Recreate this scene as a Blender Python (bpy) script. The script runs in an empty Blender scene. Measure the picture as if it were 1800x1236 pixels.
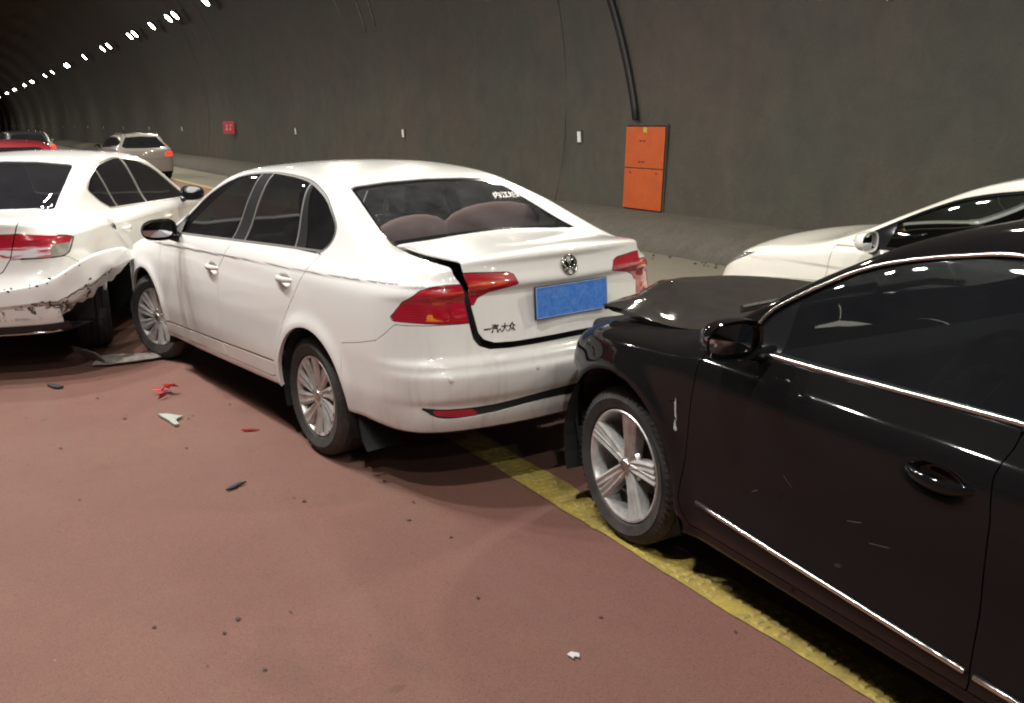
import bpy, math, random
import numpy as np
from mathutils import Vector, Matrix
random.seed(7); rng = np.random.default_rng(7)
R = math.radians
scene = bpy.context.scene
col = scene.collection

# ------------------------------------------------------------------ camera
CAM_F, CAM_PITCH, CAM_ROLL, CAM_YAW, CAM_H = 1627.49, R(14.1851), R(-0.6789), R(30.7881), 1.69926
_f = Vector((math.sin(CAM_YAW)*math.cos(CAM_PITCH), math.cos(CAM_YAW)*math.cos(CAM_PITCH), -math.sin(CAM_PITCH)))
_r = Vector((math.cos(CAM_YAW), -math.sin(CAM_YAW), 0)); _u = _r.cross(_f)
_r2 = _r*math.cos(CAM_ROLL)+_u*math.sin(CAM_ROLL); _u2 = -_r*math.sin(CAM_ROLL)+_u*math.cos(CAM_ROLL)
cam_data = bpy.data.cameras.new('camera'); cam = bpy.data.objects.new('camera', cam_data); col.objects.link(cam)
cam_data.sensor_width = 36; cam_data.lens = CAM_F*36/1800; cam_data.clip_start = .05; cam_data.clip_end = 2000
cam.matrix_world = Matrix(((_r2.x, _u2.x, -_f.x, 0), (_r2.y, _u2.y, -_f.y, 0), (_r2.z, _u2.z, -_f.z, CAM_H), (0, 0, 0, 1)))
scene.camera = cam

# ------------------------------------------------------------------ world, exposure, tunnel lamps
world = bpy.data.worlds.new('World'); scene.world = world; world.use_nodes = True
world.node_tree.nodes['Background'].inputs[0].default_value = (.05, .055, .06, 1)
world.node_tree.nodes['Background'].inputs[1].default_value = .1
scene.view_settings.view_transform = 'Standard'; scene.view_settings.look = 'None'
scene.view_settings.exposure = 0; scene.view_settings.gamma = 1; scene.view_settings.use_curve_mapping = False
scene.cycles.use_denoising = True; scene.cycles.pixel_filter_type = 'BLACKMAN_HARRIS'; scene.cycles.filter_width = 2.0
scene.cycles.max_bounces = 8; scene.cycles.glossy_bounces = 5; scene.cycles.transmission_bounces = 6; scene.cycles.transparent_max_bounces = 12
scene.cycles.caustics_reflective = False; scene.cycles.caustics_refractive = False
scene.cycles.sample_clamp_indirect = 6
LAMP_W_RIGHT, LAMP_W_LEFT = 118.0, 200.0
COL_RIGHT, COL_LEFT = (1.0, .93, .76), (1.0, .97, .93)
ROW_R, ROW_L, ROW_Z, ROW_LZ = 7.50, -.90, 5.27, 7.45
NEAR_Y = [-17.5, -13, -8.5, -3.9, 1.0, 5.8, 10.5, 15.4, 19.5, 20.6, 25.6]
LEFT_Y = [-17, -12.4, -7.8, -3.2, 1.4, 6.2, 8.1, 9.1, 11.2, 15.6, 20.4, 24.0, 26.4, 31, 35.6, 40.2, 45, 53, 61, 70, 80, 92, 105, 120, 136]
FAR_Y = [30.8, 35.2, 36.3, 39.4, 43.2, 44.4, 50.4, 52.4, 59.4, 67.6, 68.9, 77.4, 83.2, 94.6, 96.2, 103.6, 105.2, 117, 120, 131, 134, 149, 153, 168, 187]

# ------------------------------------------------------------------ numeric helpers
def pchip_tab(pts, sig=0.0, step=0.004, pad=1.0):
    pts = sorted(pts); x = np.array([p[0] for p in pts], float); y = np.array([p[1] for p in pts], float)
    h = np.diff(x); d = np.diff(y)/h; m = np.zeros(len(x))
    for i in range(1, len(x)-1):
        if d[i-1]*d[i] > 0:
            w1 = 2*h[i]+h[i-1]; w2 = h[i]+2*h[i-1]; m[i] = (w1+w2)/(w1/d[i-1]+w2/d[i])
    m[0] = d[0]; m[-1] = d[-1]
    t = np.arange(x[0]-pad, x[-1]+pad+step, step)
    k = np.clip(np.searchsorted(x, t)-1, 0, len(x)-2); u = (t-x[k])/h[k]
    v = (2*u**3-3*u**2+1)*y[k]+(u**3-2*u**2+u)*h[k]*m[k]+(-2*u**3+3*u**2)*y[k+1]+(u**3-u**2)*h[k]*m[k+1]
    v = np.where(t < x[0], y[0]+m[0]*(t-x[0]), v); v = np.where(t > x[-1], y[-1]+m[-1]*(t-x[-1]), v)
    if sig > 0:
        n = int(4*sig/step); g = np.exp(-.5*(np.arange(-n, n+1)*step/sig)**2); g /= g.sum()
        vp = np.concatenate([v[0]+(np.arange(-n, 0))*(v[1]-v[0]), v, v[-1]+np.arange(1, n+1)*(v[-1]-v[-2])])
        v = np.convolve(vp, g, 'valid')
    return t, v

class Tab:
    def __init__(s, pts, sig=0.03): s.t, s.v = pchip_tab(pts, sig)
    def __call__(s, x): return np.interp(x, s.t, s.v)

def smax(a, b, k):
    h = np.maximum(k-np.abs(a-b), 0)/k
    return np.maximum(a, b)+h*h*h*k/6

def sstep(a, b, x):
    t = np.clip((x-a)/(b-a), 0, 1); return t*t*(3-2*t)

class Body:
    """A car skin as an implicit solid: side, top, tail, nose and floor surfaces blended with soft corners."""
    def __init__(s, d):
        s.d = d; g = lambda k, sig: Tab(d[k], sig)
        s.P = g('plan', .08); s.T = g('tuck', .012); s.Zc = g('top', .035); s.Zo = g('topo', .05) if 'topo' in d else s.Zc
        s.Xr = g('rear', .010); s.Xf = g('front', .02); s.G = g('gplan', .08); s.B = g('bottom', .03)
        s.crz = Tab(d['crease'], .05)
    def Yside(s, x, z):
        d = s.d; y = s.P(x)+s.T(z)-s.G(x)*sstep(d['zbelt']-.05, d['zbelt']+.5, z)
        if d['credep']:
            c = s.crz(x); y = y-d['credep']*(1-sstep(-.012, .0, z-c))*np.exp(-np.maximum(c-z, 0)/.10)
        for (ax, r, amp) in d['flare']:
            rr = np.sqrt((x-ax)**2+(z-d['axz'])**2); y = y+amp*np.exp(-((rr-r)/.05)**2)
        if 'lowcr' in d:
            zc, dep, x0, x1, slope = d['lowcr']; q = z-(zc+slope*(x-x0)); y = y-dep*np.exp(-(q/.013)**2)*sstep(x0-.03, x0+.03, x)*(1-sstep(x1-.03, x1+.03, x))
        return y
    def field(s, p):
        x = p[..., 0]; y = np.abs(p[..., 1]); z = p[..., 2]; d = s.d; e = .01
        Y = s.Yside(x, z); sl = (s.Yside(x, z+e)-Y)/e; a = (y-Y)/np.sqrt(1+np.clip(sl, -1.5, 1.5)**2)
        w = sstep(.50, .70, y)
        zt = s.Zc(x)*(1-w)+s.Zo(x)*w-d['crown']*y*y
        st = (s.Zc(x+e)-s.Zc(x-e))/(2*e); b = (z-zt)/np.sqrt(1+np.clip(st, -3, 3)**2)
        f = smax(a, b, d['kt'])
        wk = sstep(-.12, .05, a-b)
        r = s.Xr(z)+d['rbow']*y*y-x; f = smax(f, r, d['kr']*wk+d['krt']*(1-wk))
        q = x-(s.Xf(z)-d['fbow']*y*y); f = smax(f, q, d['kf'])
        return smax(f, s.B(x)-z, .04)
    def grad(s, p, e=.003):
        g = np.empty_like(p)
        for i in range(3):
            q = p.copy(); q[..., i] += e; r = p.copy(); r[..., i] -= e
            g[..., i] = (s.field(q)-s.field(r))/(2*e)
        return g
    def half_mesh(s, dx, dy, dz):
        d = s.d; x0 = min(p[1] for p in d['rear'])-.1; x1 = max(p[1] for p in d['front'])+.1; z1 = max(p[1] for p in d['top'])+.06
        xs = np.arange(x0, x1+dx, dx); ys = np.arange(-dy*.7, 1.02, dy); zs = np.arange(.12, z1+dz, dz)
        nx, ny, nz = len(xs), len(ys), len(zs)
        F = np.empty((nx, ny, nz), np.float32)
        Yg, Zg = np.meshgrid(ys, zs, indexing='ij')
        for i0 in range(0, nx, 24):
            xb = xs[i0:i0+24]; P = np.empty((len(xb), ny, nz, 3)); P[..., 0] = xb[:, None, None]; P[..., 1] = Yg; P[..., 2] = Zg
            F[i0:i0+24] = s.field(P)
        S = F < 0
        cnt = np.zeros((nx-1, ny-1, nz-1), np.int8)
        for a in (0, 1):
            for b in (0, 1):
                for c in (0, 1): cnt += S[a:nx-1+a, b:ny-1+b, c:nz-1+c]
        act = (cnt > 0) & (cnt < 8); I = np.argwhere(act); idx = -np.ones(act.shape, np.int64); idx[tuple(I.T)] = np.arange(len(I))
        V = np.stack([xs[I[:, 0]]+dx/2, ys[I[:, 1]]+dy/2, zs[I[:, 2]]+dz/2], 1)
        for it in range(7):
            g = s.grad(V); f = s.field(V); st = -(f/np.maximum((g*g).sum(1), .2))[:, None]*g
            n = np.linalg.norm(st, axis=1); st *= (np.minimum(n, .02)/np.maximum(n, 1e-9))[:, None]; V = V+st
        g = s.grad(V, .005); N = g/np.maximum(np.linalg.norm(g, axis=1), 1e-9)[:, None]
        Q = []
        for ax in range(3):
            sl0 = [slice(None)]*3; sl1 = [slice(None)]*3; sl0[ax] = slice(0, -1); sl1[ax] = slice(1, None)
            A = S[tuple(sl0)]; Bq = S[tuple(sl1)]; E = np.argwhere(A != Bq)
            o = [k for k in range(3) if k != ax]
            E = E[(E[:, o[0]] > 0) & (E[:, o[1]] > 0) & (E[:, o[0]] < S.shape[o[0]]-1) & (E[:, o[1]] < S.shape[o[1]]-1)]
            flip = A[tuple(E.T)]
            c = []
            for (u, v) in ((0, 0), (1, 0), (1, 1), (0, 1)):
                e = E.copy(); e[:, o[0]] -= u; e[:, o[1]] -= v; c.append(idx[tuple(e.T)])
            c = np.stack(c, 1)
            if ax == 1: flip = ~flip
            c[flip] = c[flip][:, ::-1]; Q.append(c)
        Q = np.concatenate(Q); Q = Q[(Q >= 0).all(1)]
        F3 = np.concatenate([Q[:, [0, 1, 2]], Q[:, [0, 2, 3]]])
        fn = np.cross(V[F3[:, 1]]-V[F3[:, 0]], V[F3[:, 2]]-V[F3[:, 0]]); bad = (fn*N[F3[:, 0]]).sum(1) < 0; F3[bad] = F3[bad][:, ::-1]
        M = (V, N, F3)
        M = clip(M, -M[0][:, 1])
        V = M[0].copy(); near = np.abs(V[:, 1]) < 1e-4; V[near, 1] = 0
        return (V, M[1], M[2])

def clip(M, s):
    """keep s<0, cutting triangles exactly along s=0"""
    V, N, F = M; s = np.where(np.abs(s) < 1e-7, 1e-7, s)
    ins = s < 0; k = ins[F].sum(1); full = F[k == 3]; mix = F[(k == 1) | (k == 2)]
    out = [full]; VV = [V]; NN = [N]
    if len(mix):
        one = ins[mix].sum(1) == 1; lone = np.where(one[:, None], ins[mix], ~ins[mix]); r = lone.argmax(1)
        T = np.stack([mix[np.arange(len(mix)), (r+j) % 3] for j in range(3)], 1)
        e1 = np.sort(T[:, [0, 1]], 1); e2 = np.sort(T[:, [0, 2]], 1); e = np.concatenate([e1, e2])
        key = e[:, 0]*np.int64(len(V))+e[:, 1]; uk, inv = np.unique(key, return_inverse=True)
        a = uk//len(V); b = uk % len(V); t = (s[a]/(s[a]-s[b]))[:, None]
        VV.append(V[a]+t*(V[b]-V[a])); nn = N[a]+t*(N[b]-N[a]); NN.append(nn/np.maximum(np.linalg.norm(nn, axis=1), 1e-9)[:, None])
        n1 = len(V)+inv[:len(T)]; n2 = len(V)+inv[len(T):]
        out.append(np.stack([T[one, 0], n1[one], n2[one]], 1))
        w = ~one; out.append(np.stack([n1[w], T[w, 1], T[w, 2]], 1)); out.append(np.stack([n1[w], T[w, 2], n2[w]], 1))
    F = np.concatenate(out); V = np.concatenate(VV); N = np.concatenate(NN)
    u, inv = np.unique(F, return_inverse=True)
    return (V[u], N[u], inv.reshape(F.shape))

def poly_sdf(P, poly):
    poly = np.array(poly, float); A = poly; B = np.roll(poly, -1, 0); d2 = np.full(len(P), 1e9); ins = np.zeros(len(P), bool)
    for a, b in zip(A, B):
        e = b-a; w = P-a; t = np.clip((w@e)/max(e@e, 1e-12), 0, 1); q = w-t[:, None]*e; d2 = np.minimum(d2, (q*q).sum(1))
        c = ((a[1] > P[:, 1]) != (b[1] > P[:, 1]))
        with np.errstate(divide='ignore', invalid='ignore'): xi = (b[0]-a[0])*(P[:, 1]-a[1])/(b[1]-a[1])+a[0]
        ins ^= c & (P[:, 0] < xi)
    return np.where(ins, -1, 1)*np.sqrt(d2)

def curve(pts, n=5, closed=False):
    """catmull-rom through points"""
    P = np.array(pts, float); out = []; m = len(P)
    rngi = range(m) if closed else range(m-1)
    for i in rngi:
        p0 = P[(i-1) % m] if closed or i > 0 else 2*P[0]-P[1]; p1 = P[i]; p2 = P[(i+1) % m]; p3 = P[(i+2) % m] if closed or i+2 < m else 2*P[-1]-P[-2]
        for k in range(n):
            t = k/n; out.append(.5*((2*p1)+(-p0+p2)*t+(2*p0-5*p1+4*p2-p3)*t*t+(-p0+3*p1-3*p2+p3)*t**3))
    if not closed: out.append(P[-1])
    return [tuple(q) for q in out]

def side(M, poly, ymin=.35): return np.maximum(poly_sdf(M[0][:, [0, 2]], poly), ymin-M[0][:, 1])
def tail(M, poly, xmax=-.45): return np.maximum(poly_sdf(M[0][:, [1, 2]], poly), M[0][:, 0]-xmax)
def topv(M, poly, zmin=.7): return np.maximum(poly_sdf(M[0][:, [0, 1]], poly), zmin-M[0][:, 2])

# ------------------------------------------------------------------ objects
def mesh_np(name, V, F, N=None, mat=None, parent=None, smooth=True, loc=None):
    me = bpy.data.meshes.new(name); V = np.asarray(V, float); F = np.asarray(F, np.int32)
    me.vertices.add(len(V)); me.vertices.foreach_set('co', V.ravel())
    k = F.shape[1]; me.loops.add(F.size); me.loops.foreach_set('vertex_index', F.ravel())
    me.polygons.add(len(F)); me.polygons.foreach_set('loop_start', np.arange(len(F), dtype=np.int32)*k); me.polygons.foreach_set('loop_total', np.full(len(F), k, np.int32))
    me.polygons.foreach_set('use_smooth', np.full(len(F), smooth)); me.update(); me.validate()
    if N is not None and len(me.vertices) == len(N): me.normals_split_custom_set_from_vertices(np.asarray(N, float).tolist())
    if mat: me.materials.append(mat)
    o = bpy.data.objects.new(name, me); col.objects.link(o)
    if parent: o.parent = parent
    if loc is not None: o.location = loc
    return o

def mesh_py(name, V, F, mat=None, parent=None, smooth=False, loc=None, rot=None):
    me = bpy.data.meshes.new(name); me.from_pydata([tuple(v) for v in V], [], [tuple(f) for f in F]); me.update()
    if smooth: me.polygons.foreach_set('use_smooth', [True]*len(me.polygons))
    if mat: me.materials.append(mat)
    o = bpy.data.objects.new(name, me); col.objects.link(o)
    if parent: o.parent = parent
    if loc is not None: o.location = loc
    if rot is not None: o.rotation_euler = rot
    return o

def tag(o, label=None, cat=None, group=None, kind=None):
    if label: o['label'] = label
    if cat: o['category'] = cat
    if group: o['group'] = group
    if kind: o['kind'] = kind
    return o

def empty(name, loc=(0, 0, 0), rz=0):
    o = bpy.data.objects.new(name, None); col.objects.link(o); o.location = loc; o.rotation_euler = (0, 0, rz); o.empty_display_size = .2
    return o

class MB:
    """collects simple shapes into one mesh"""
    def __init__(s): s.V = []; s.F = []
    def add(s, V, F):
        n = len(s.V); s.V += [tuple(v) for v in V]; s.F += [tuple(i+n for i in f) for f in F]; return s
    def box(s, c, d, rot=None, bev=0.0):
        hx, hy, hz = d[0]/2, d[1]/2, d[2]/2
        if bev <= 0:
            V = [(x*hx, y*hy, z*hz) for x in (-1, 1) for y in (-1, 1) for z in (-1, 1)]
            F = [(0, 1, 3, 2), (4, 6, 7, 5), (0, 4, 5, 1), (2, 3, 7, 6), (0, 2, 6, 4), (1, 5, 7, 3)]
        else:
            import bmesh
            bm = bmesh.new(); bmesh.ops.create_cube(bm, size=1); bmesh.ops.scale(bm, vec=d, verts=bm.verts)
            bmesh.ops.bevel(bm, geom=bm.edges[:], offset=bev, segments=3, profile=.5, affect='EDGES')
            bm.verts.index_update(); V = [v.co[:] for v in bm.verts]; F = [[v.index for v in f.verts] for f in bm.faces]; bm.free()
        if rot is not None: V = [rot @ Vector(v) for v in V]
        return s.add([(v[0]+c[0], v[1]+c[1], v[2]+c[2]) for v in V], F)
    def tube(s, pts, r, seg=8, closed=False, cap=True):
        P = [Vector(p) for p in pts]; n = len(P); rr = r if hasattr(r, '__len__') else [r]*n; V = []; F = []; prev = None
        for i, p in enumerate(P):
            a = P[(i-1) % n] if closed or i > 0 else P[0]; b = P[(i+1) % n] if closed or i < n-1 else P[-1]
            t = (b-a).normalized()
            if prev is None:
                u = t.orthogonal().normalized()
            else:
                u = (prev-t*prev.dot(t)).normalized()
            prev = u; w = t.cross(u)
            for k in range(seg):
                an = 2*math.pi*k/seg; V.append(p+(u*math.cos(an)+w*math.sin(an))*rr[i])
        m = n if closed else n-1
        for i in range(m):
            for k in range(seg):
                a = i*seg+k; b = i*seg+(k+1) % seg; c = ((i+1) % n)*seg+(k+1) % seg; d = ((i+1) % n)*seg+k; F.append((a, b, c, d))
        if cap and not closed: F.append(tuple(range(seg-1, -1, -1))); F.append(tuple((n-1)*seg+k for k in range(seg)))
        return s.add(V, F)
    def lathe(s, prof, seg=48, axis='y', closed=False):
        # prof: (radius, offset along axis)
        V = []; F = []; n = len(prof)
        for k in range(seg):
            an = 2*math.pi*k/seg; c, sn = math.cos(an), math.sin(an)
            for (r, o) in prof: V.append((r*c, o, r*sn) if axis == 'y' else (r*c, r*sn, o))
        for k in range(seg):
            for i in range(n if closed else n-1):
                a = k*n+i; b = k*n+(i+1) % n; c = ((k+1) % seg)*n+(i+1) % n; d = ((k+1) % seg)*n+i; F.append((a, b, c, d) if axis == 'y' else (a, d, c, b))
        return s.add(V, F)
    def grid(s, G):
        a, b = len(G), len(G[0]); V = [p for row in G for p in row]
        F = [(i*b+j, (i+1)*b+j, (i+1)*b+j+1, i*b+j+1) for i in range(a-1) for j in range(b-1)]
        return s.add(V, F)
    def build(s, name, mat, parent=None, smooth=False, loc=None, rot=None): return mesh_py(name, s.V, s.F, mat, parent, smooth, loc, rot)

# ------------------------------------------------------------------ materials
class NT:
    def __init__(s, name):
        s.m = bpy.data.materials.new(name); s.m.use_nodes = True; s.t = s.m.node_tree; s.b = s.t.nodes['Principled BSDF']; s.out = s.t.nodes['Material Output']
    def n(s, ty, **kw):
        nd = s.t.nodes.new(ty)
        for k, v in kw.items():
            if k.startswith('_'): setattr(nd, k[1:], v)
            else: nd.inputs[k.replace('__', ' ')].default_value = v
        return nd
    def l(s, a, b): s.t.links.new(a, b)
    def set(s, **kw):
        names = dict(color='Base Color', rough='Roughness', metal='Metallic', coat='Coat Weight', coatr='Coat Roughness', trans='Transmission Weight', ior='IOR', emi='Emission Color', emis='Emission Strength', spec='Specular IOR Level', alpha='Alpha', sub='Subsurface Weight')
        for k, v in kw.items():
            if k in ('color', 'emi'): v = (*v, 1)
            s.b.inputs[names[k]].default_value = v
        return s
    def coord(s, kind='Object', scale=(1, 1, 1), loc=(0, 0, 0)):
        tc = s.n('ShaderNodeTexCoord'); mp = s.n('ShaderNodeMapping'); mp.inputs['Scale'].default_value = scale; mp.inputs['Location'].default_value = loc
        s.l(tc.outputs[kind], mp.inputs['Vector']); return mp.outputs['Vector']
    def noise(s, vec, scale, detail=4, rough=.55, dist=0):
        n = s.n('ShaderNodeTexNoise', Scale=scale, Detail=detail, Roughness=rough, Distortion=dist); s.l(vec, n.inputs['Vector']); return n.outputs['Fac']
    def ramp(s, fac, stops):
        r = s.n('ShaderNodeValToRGB'); e = r.color_ramp.elements
        while len(e) < len(stops): e.new(.5)
        for el, (p, c) in zip(e, stops): el.position = p; el.color = (*c, 1) if hasattr(c, '__len__') else (c, c, c, 1)
        s.l(fac, r.inputs['Fac']); return r.outputs['Color']
    def mix(s, fac, a, b, mode='MIX'):
        m = s.n('ShaderNodeMix', _data_type='RGBA', _blend_type=mode)
        for sock, v in ((m.inputs[0], fac), (m.inputs[6], a), (m.inputs[7], b)):
            if hasattr(v, 'links') or hasattr(v, 'is_linked'): s.l(v, sock)
            elif hasattr(v, '__len__'): sock.default_value = (*v, 1)
            else: sock.default_value = v
        return m.outputs[2]
    def math(s, op, a, b=0.0, c=None):
        m = s.n('ShaderNodeMath', _operation=op)
        for i, v in enumerate((a, b) if c is None else (a, b, c)):
            if hasattr(v, 'is_linked'): s.l(v, m.inputs[i])
            else: m.inputs[i].default_value = v
        return m.outputs[0]
    def bump(s, h, strength=.3, dist=.01):
        b = s.n('ShaderNodeBump', Strength=strength, Distance=dist); s.l(h, b.inputs['Height']); s.l(b.outputs[0], s.b.inputs['Normal']); return b
    def col(s, c): s.l(c, s.b.inputs['Base Color']); return s
    def rough(s, c): s.l(c, s.b.inputs['Roughness']); return s

def simple(name, color, rough=.5, metal=0.0, **kw): return NT(name).set(color=color, rough=rough, metal=metal, **kw).m

def paint(name, base, dirt=(.30, .26, .22), amount=.5, rough=.32, coat=1.0, spec=.4, flake=0.0, top_tint=0.0, streak=.6):
    """car paint under a clear coat with road grime low down, streaks and a dark uncoated inner face"""
    t = NT(name).set(rough=rough, coat=coat, coatr=.05, spec=spec)
    v = t.coord('Object'); sep = t.n('ShaderNodeSeparateXYZ'); t.l(v, sep.inputs[0]); z = sep.outputs[2]
    low = t.math('SUBTRACT', 1.0, t.math('SMOOTH_MAX', 0.0, t.math('MULTIPLY', t.math('SUBTRACT', z, .18), 1.7), .1))
    low = t.math('MAXIMUM', t.math('MINIMUM', low, 1.0), 0.0)
    nz = t.noise(v, 5.0, 6, .65); g = t.ramp(t.math('MULTIPLY', low, nz), [(.18, 0.0), (.62, 1.0)])
    vs = t.coord('Object', (28, 28, .8)); st = t.noise(vs, 1.0, 4, .6); stm = t.ramp(st, [(.50, 0.0), (.72, 1.0)])
    lowb = t.math('MAXIMUM', t.math('MINIMUM', t.math('MULTIPLY', t.math('SUBTRACT', 1.0, z), 1.6), 1.0), 0.0)
    xm = t.math('MAXIMUM', t.math('MINIMUM', t.math('MULTIPLY', t.math('SUBTRACT', -.55, sep.outputs[0]), 4.0), 1.0), .12); m2 = t.math('MULTIPLY', t.math('MULTIPLY', t.math('MULTIPLY', stm, lowb), streak*.30), xm)
    fac = t.math('MINIMUM', t.math('ADD', t.math('MULTIPLY', g, amount), m2), .9)
    if top_tint:
        geo0 = t.n('ShaderNodeNewGeometry'); sn = t.n('ShaderNodeSeparateXYZ'); t.l(geo0.outputs['Normal'], sn.inputs[0])
        up = t.math('MAXIMUM', sn.outputs[2], 0.0); up = t.math('POWER', up, 3.0)
        nz3 = t.noise(v, 16, 5, .6); fac = t.math('MAXIMUM', fac, t.math('MULTIPLY', t.math('MULTIPLY', up, t.math('ADD', .55, t.math('MULTIPLY', nz3, .7))), top_tint))
    c = t.mix(fac, base, dirt)
    geo = t.n('ShaderNodeNewGeometry'); c = t.mix(geo.outputs['Backfacing'], c, (.012, .012, .013)); t.col(c)
    cw = t.math('MULTIPLY', t.math('SUBTRACT', 1.0, t.math('MULTIPLY', fac, .8)), t.math('SUBTRACT', 1.0, geo.outputs['Backfacing'])); cw = t.math('MULTIPLY', cw, coat); t.l(cw, t.b.inputs['Coat Weight'])
    rr = t.math('ADD', rough, t.math('MULTIPLY', fac, .35)); t.rough(rr)
    wv = t.noise(v, 3.0, 2, .5); t.bump(wv, .02, .02)
    return t.m

def glass(name, tint=(.03, .032, .035), alpha_mix=.25, rough=.015, dirt=.0):
    """tinted pane: a dark film letting a share of light straight through, with a sharp reflection"""
    t = NT(name); tr = t.n('ShaderNodeBsdfTransparent'); gl = t.n('ShaderNodeBsdfGlossy', Roughness=rough); df = t.n('ShaderNodeBsdfDiffuse')
    gl.inputs['Color'].default_value = (1, 1, 1, 1); tr.inputs['Color'].default_value = (.75, .8, .8, 1); df.inputs['Color'].default_value = (*tint, 1)
    m1 = t.n('ShaderNodeMixShader'); m1.inputs[0].default_value = 1-alpha_mix; t.l(tr.outputs[0], m1.inputs[1]); t.l(df.outputs[0], m1.inputs[2])
    ge = t.n('ShaderNodeNewGeometry'); dp = t.n('ShaderNodeVectorMath', _operation='DOT_PRODUCT'); t.l(ge.outputs['Incoming'], dp.inputs[0]); t.l(ge.outputs['Normal'], dp.inputs[1])
    fr = t.math('ADD', .05, t.math('MULTIPLY', .95, t.math('POWER', t.math('MAXIMUM', t.math('SUBTRACT', 1.0, t.math('ABSOLUTE', dp.outputs['Value'])), 0.0), 5.0))); m2 = t.n('ShaderNodeMixShader'); t.l(fr, m2.inputs[0]); t.l(m1.outputs[0], m2.inputs[1]); t.l(gl.outputs[0], m2.inputs[2])
    if dirt:
        v = t.coord('Object'); n = t.noise(v, 2.5, 6, .7); f = t.math('MULTIPLY', t.ramp(n, [(.3, 0.0), (.75, 1.0)]), dirt)
        dd = t.n('ShaderNodeBsdfDiffuse'); dd.inputs['Color'].default_value = (.35, .35, .36, 1); m3 = t.n('ShaderNodeMixShader'); t.l(f, m3.inputs[0]); t.l(m2.outputs[0], m3.inputs[1]); t.l(dd.outputs[0], m3.inputs[2]); m2 = m3
    t.l(m2.outputs[0], t.out.inputs['Surface']); t.t.nodes.remove(t.b); return t.m

M = {}
M['white'] = paint('white_paint', (.79, .78, .755), amount=.42, streak=1.0, dirt=(.36, .33, .31))
M['white_left'] = paint('white_paint_left_car', (.80, .79, .76), amount=.25, dirt=(.36, .33, .31))
M['white_right'] = paint('cream_white_paint', (.80, .77, .68), amount=.3)
M['black'] = paint('black_paint', (.006, .006, .0065), dirt=(.10, .085, .07), amount=.05, rough=.4, spec=.0, streak=.02, top_tint=.08, coat=.60)
M['white_plain'] = NT('white_trim_paint').set(color=(.80,.78,.75),rough=.3,coat=1.0,coatr=.05).m
M['black_smooth'] = NT('black_trim_paint').set(color=(.006,.006,.0065),rough=.4,spec=.0,coat=.85,coatr=.04).m
M['black_bonnet'] = paint('dusty_black_bonnet', (.006, .006, .0065), dirt=(.135, .115, .10), amount=.05, rough=.45, spec=.0, streak=.02, top_tint=.26, coat=.85)  # turns grey-brown on faces that point up
M['champagne'] = paint('champagne_paint', (.29, .265, .235), amount=.3, rough=.3)
M['red_paint'] = paint('dark_red_paint', (.30, .02, .03), amount=.1)
M['dark_paint'] = paint('dark_grey_paint', (.02, .02, .024), amount=.1)
M['black_plastic'] = NT('black_plastic').set(color=(.018, .018, .019), rough=.55).m
M['gloss_black'] = simple('gloss_black_trim', (.012, .012, .013), .12)
M['rubber_seal'] = simple('rubber_seal', (.055, .053, .05), .5)
M['under'] = simple('underbody', (.008, .008, .008), .9)
M['seal_grey'] = simple('grey_window_seal', (.13, .125, .115), .55)
M['satin_black'] = simple('satin_black_trim', (.014, .014, .014), .75, spec=.1)
M['bright_trim'] = simple('bright_trim', (.80, .78, .75), .22, 1.0)
M['chrome'] = simple('chrome', (.75, .74, .72), .12, 1.0)
M['dull_chrome'] = simple('dull_chrome', (.5, .49, .47), .3, 1.0)
M['mirror'] = simple('mirror_glass', (.55, .57, .6), .02, 1.0)
M['glass'] = glass('window_glass', tint=(.008, .008, .009), alpha_mix=.34, dirt=.025)
M['glass_dark'] = glass('dark_window_glass', tint=(.012, .012, .014), alpha_mix=.10, dirt=.02)
M['glass_black_car'] = glass('black_car_glass', tint=(.008, .009, .011), alpha_mix=.30, dirt=.014)
M['glass_rear'] = glass('dusty_rear_glass', tint=(.012, .013, .015), alpha_mix=.66, dirt=.13)  # mottled grey veil mixed over the pane
M['seat'] = simple('seat_fabric', (.05, .048, .046), .8)
M['cabin'] = simple('cabin_plastic', (.012, .012, .012), .8)
M['cushion'] = NT('cushion_fabric').set(color=(.62, .37, .35), rough=.95).m
M['plate_blue'] = None

def tyre_mat():
    t = NT('tyre_rubber').set(rough=.75); v = t.coord('Object'); n = t.noise(v, 9, 6, .7); n2 = t.noise(v, 2.2, 3, .5)
    f = t.math('MULTIPLY', t.ramp(n, [(.35, 0.0), (.7, 1.0)]), t.ramp(n2, [(.3, .3), (.7, 1.0)]))
    t.col(t.mix(f, (.022, .021, .021), (.075, .067, .058))); t.bump(t.noise(v, 60, 3, .5), .2, .003); return t.m
M['tyre'] = tyre_mat()
def rim_mat(name, c, r):
    t = NT(name).set(metal=.55, rough=r); v = t.coord('Object'); n = t.noise(v, 12, 5, .6)
    t.col(t.mix(t.ramp(n, [(.35, 0.0), (.8, .8)]), c, (.16, .14, .12))); t.rough(t.math('ADD', r, t.math('MULTIPLY', n, .15))); return t.m
M['rim'] = rim_mat('alloy_rim', (.62, .61, .59), .28)
M['rim2'] = rim_mat('silver_alloy_rim', (.72, .71, .69), .28)
M['disc'] = simple('brake_disc', (.12, .10, .09), .5, .6)

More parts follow.
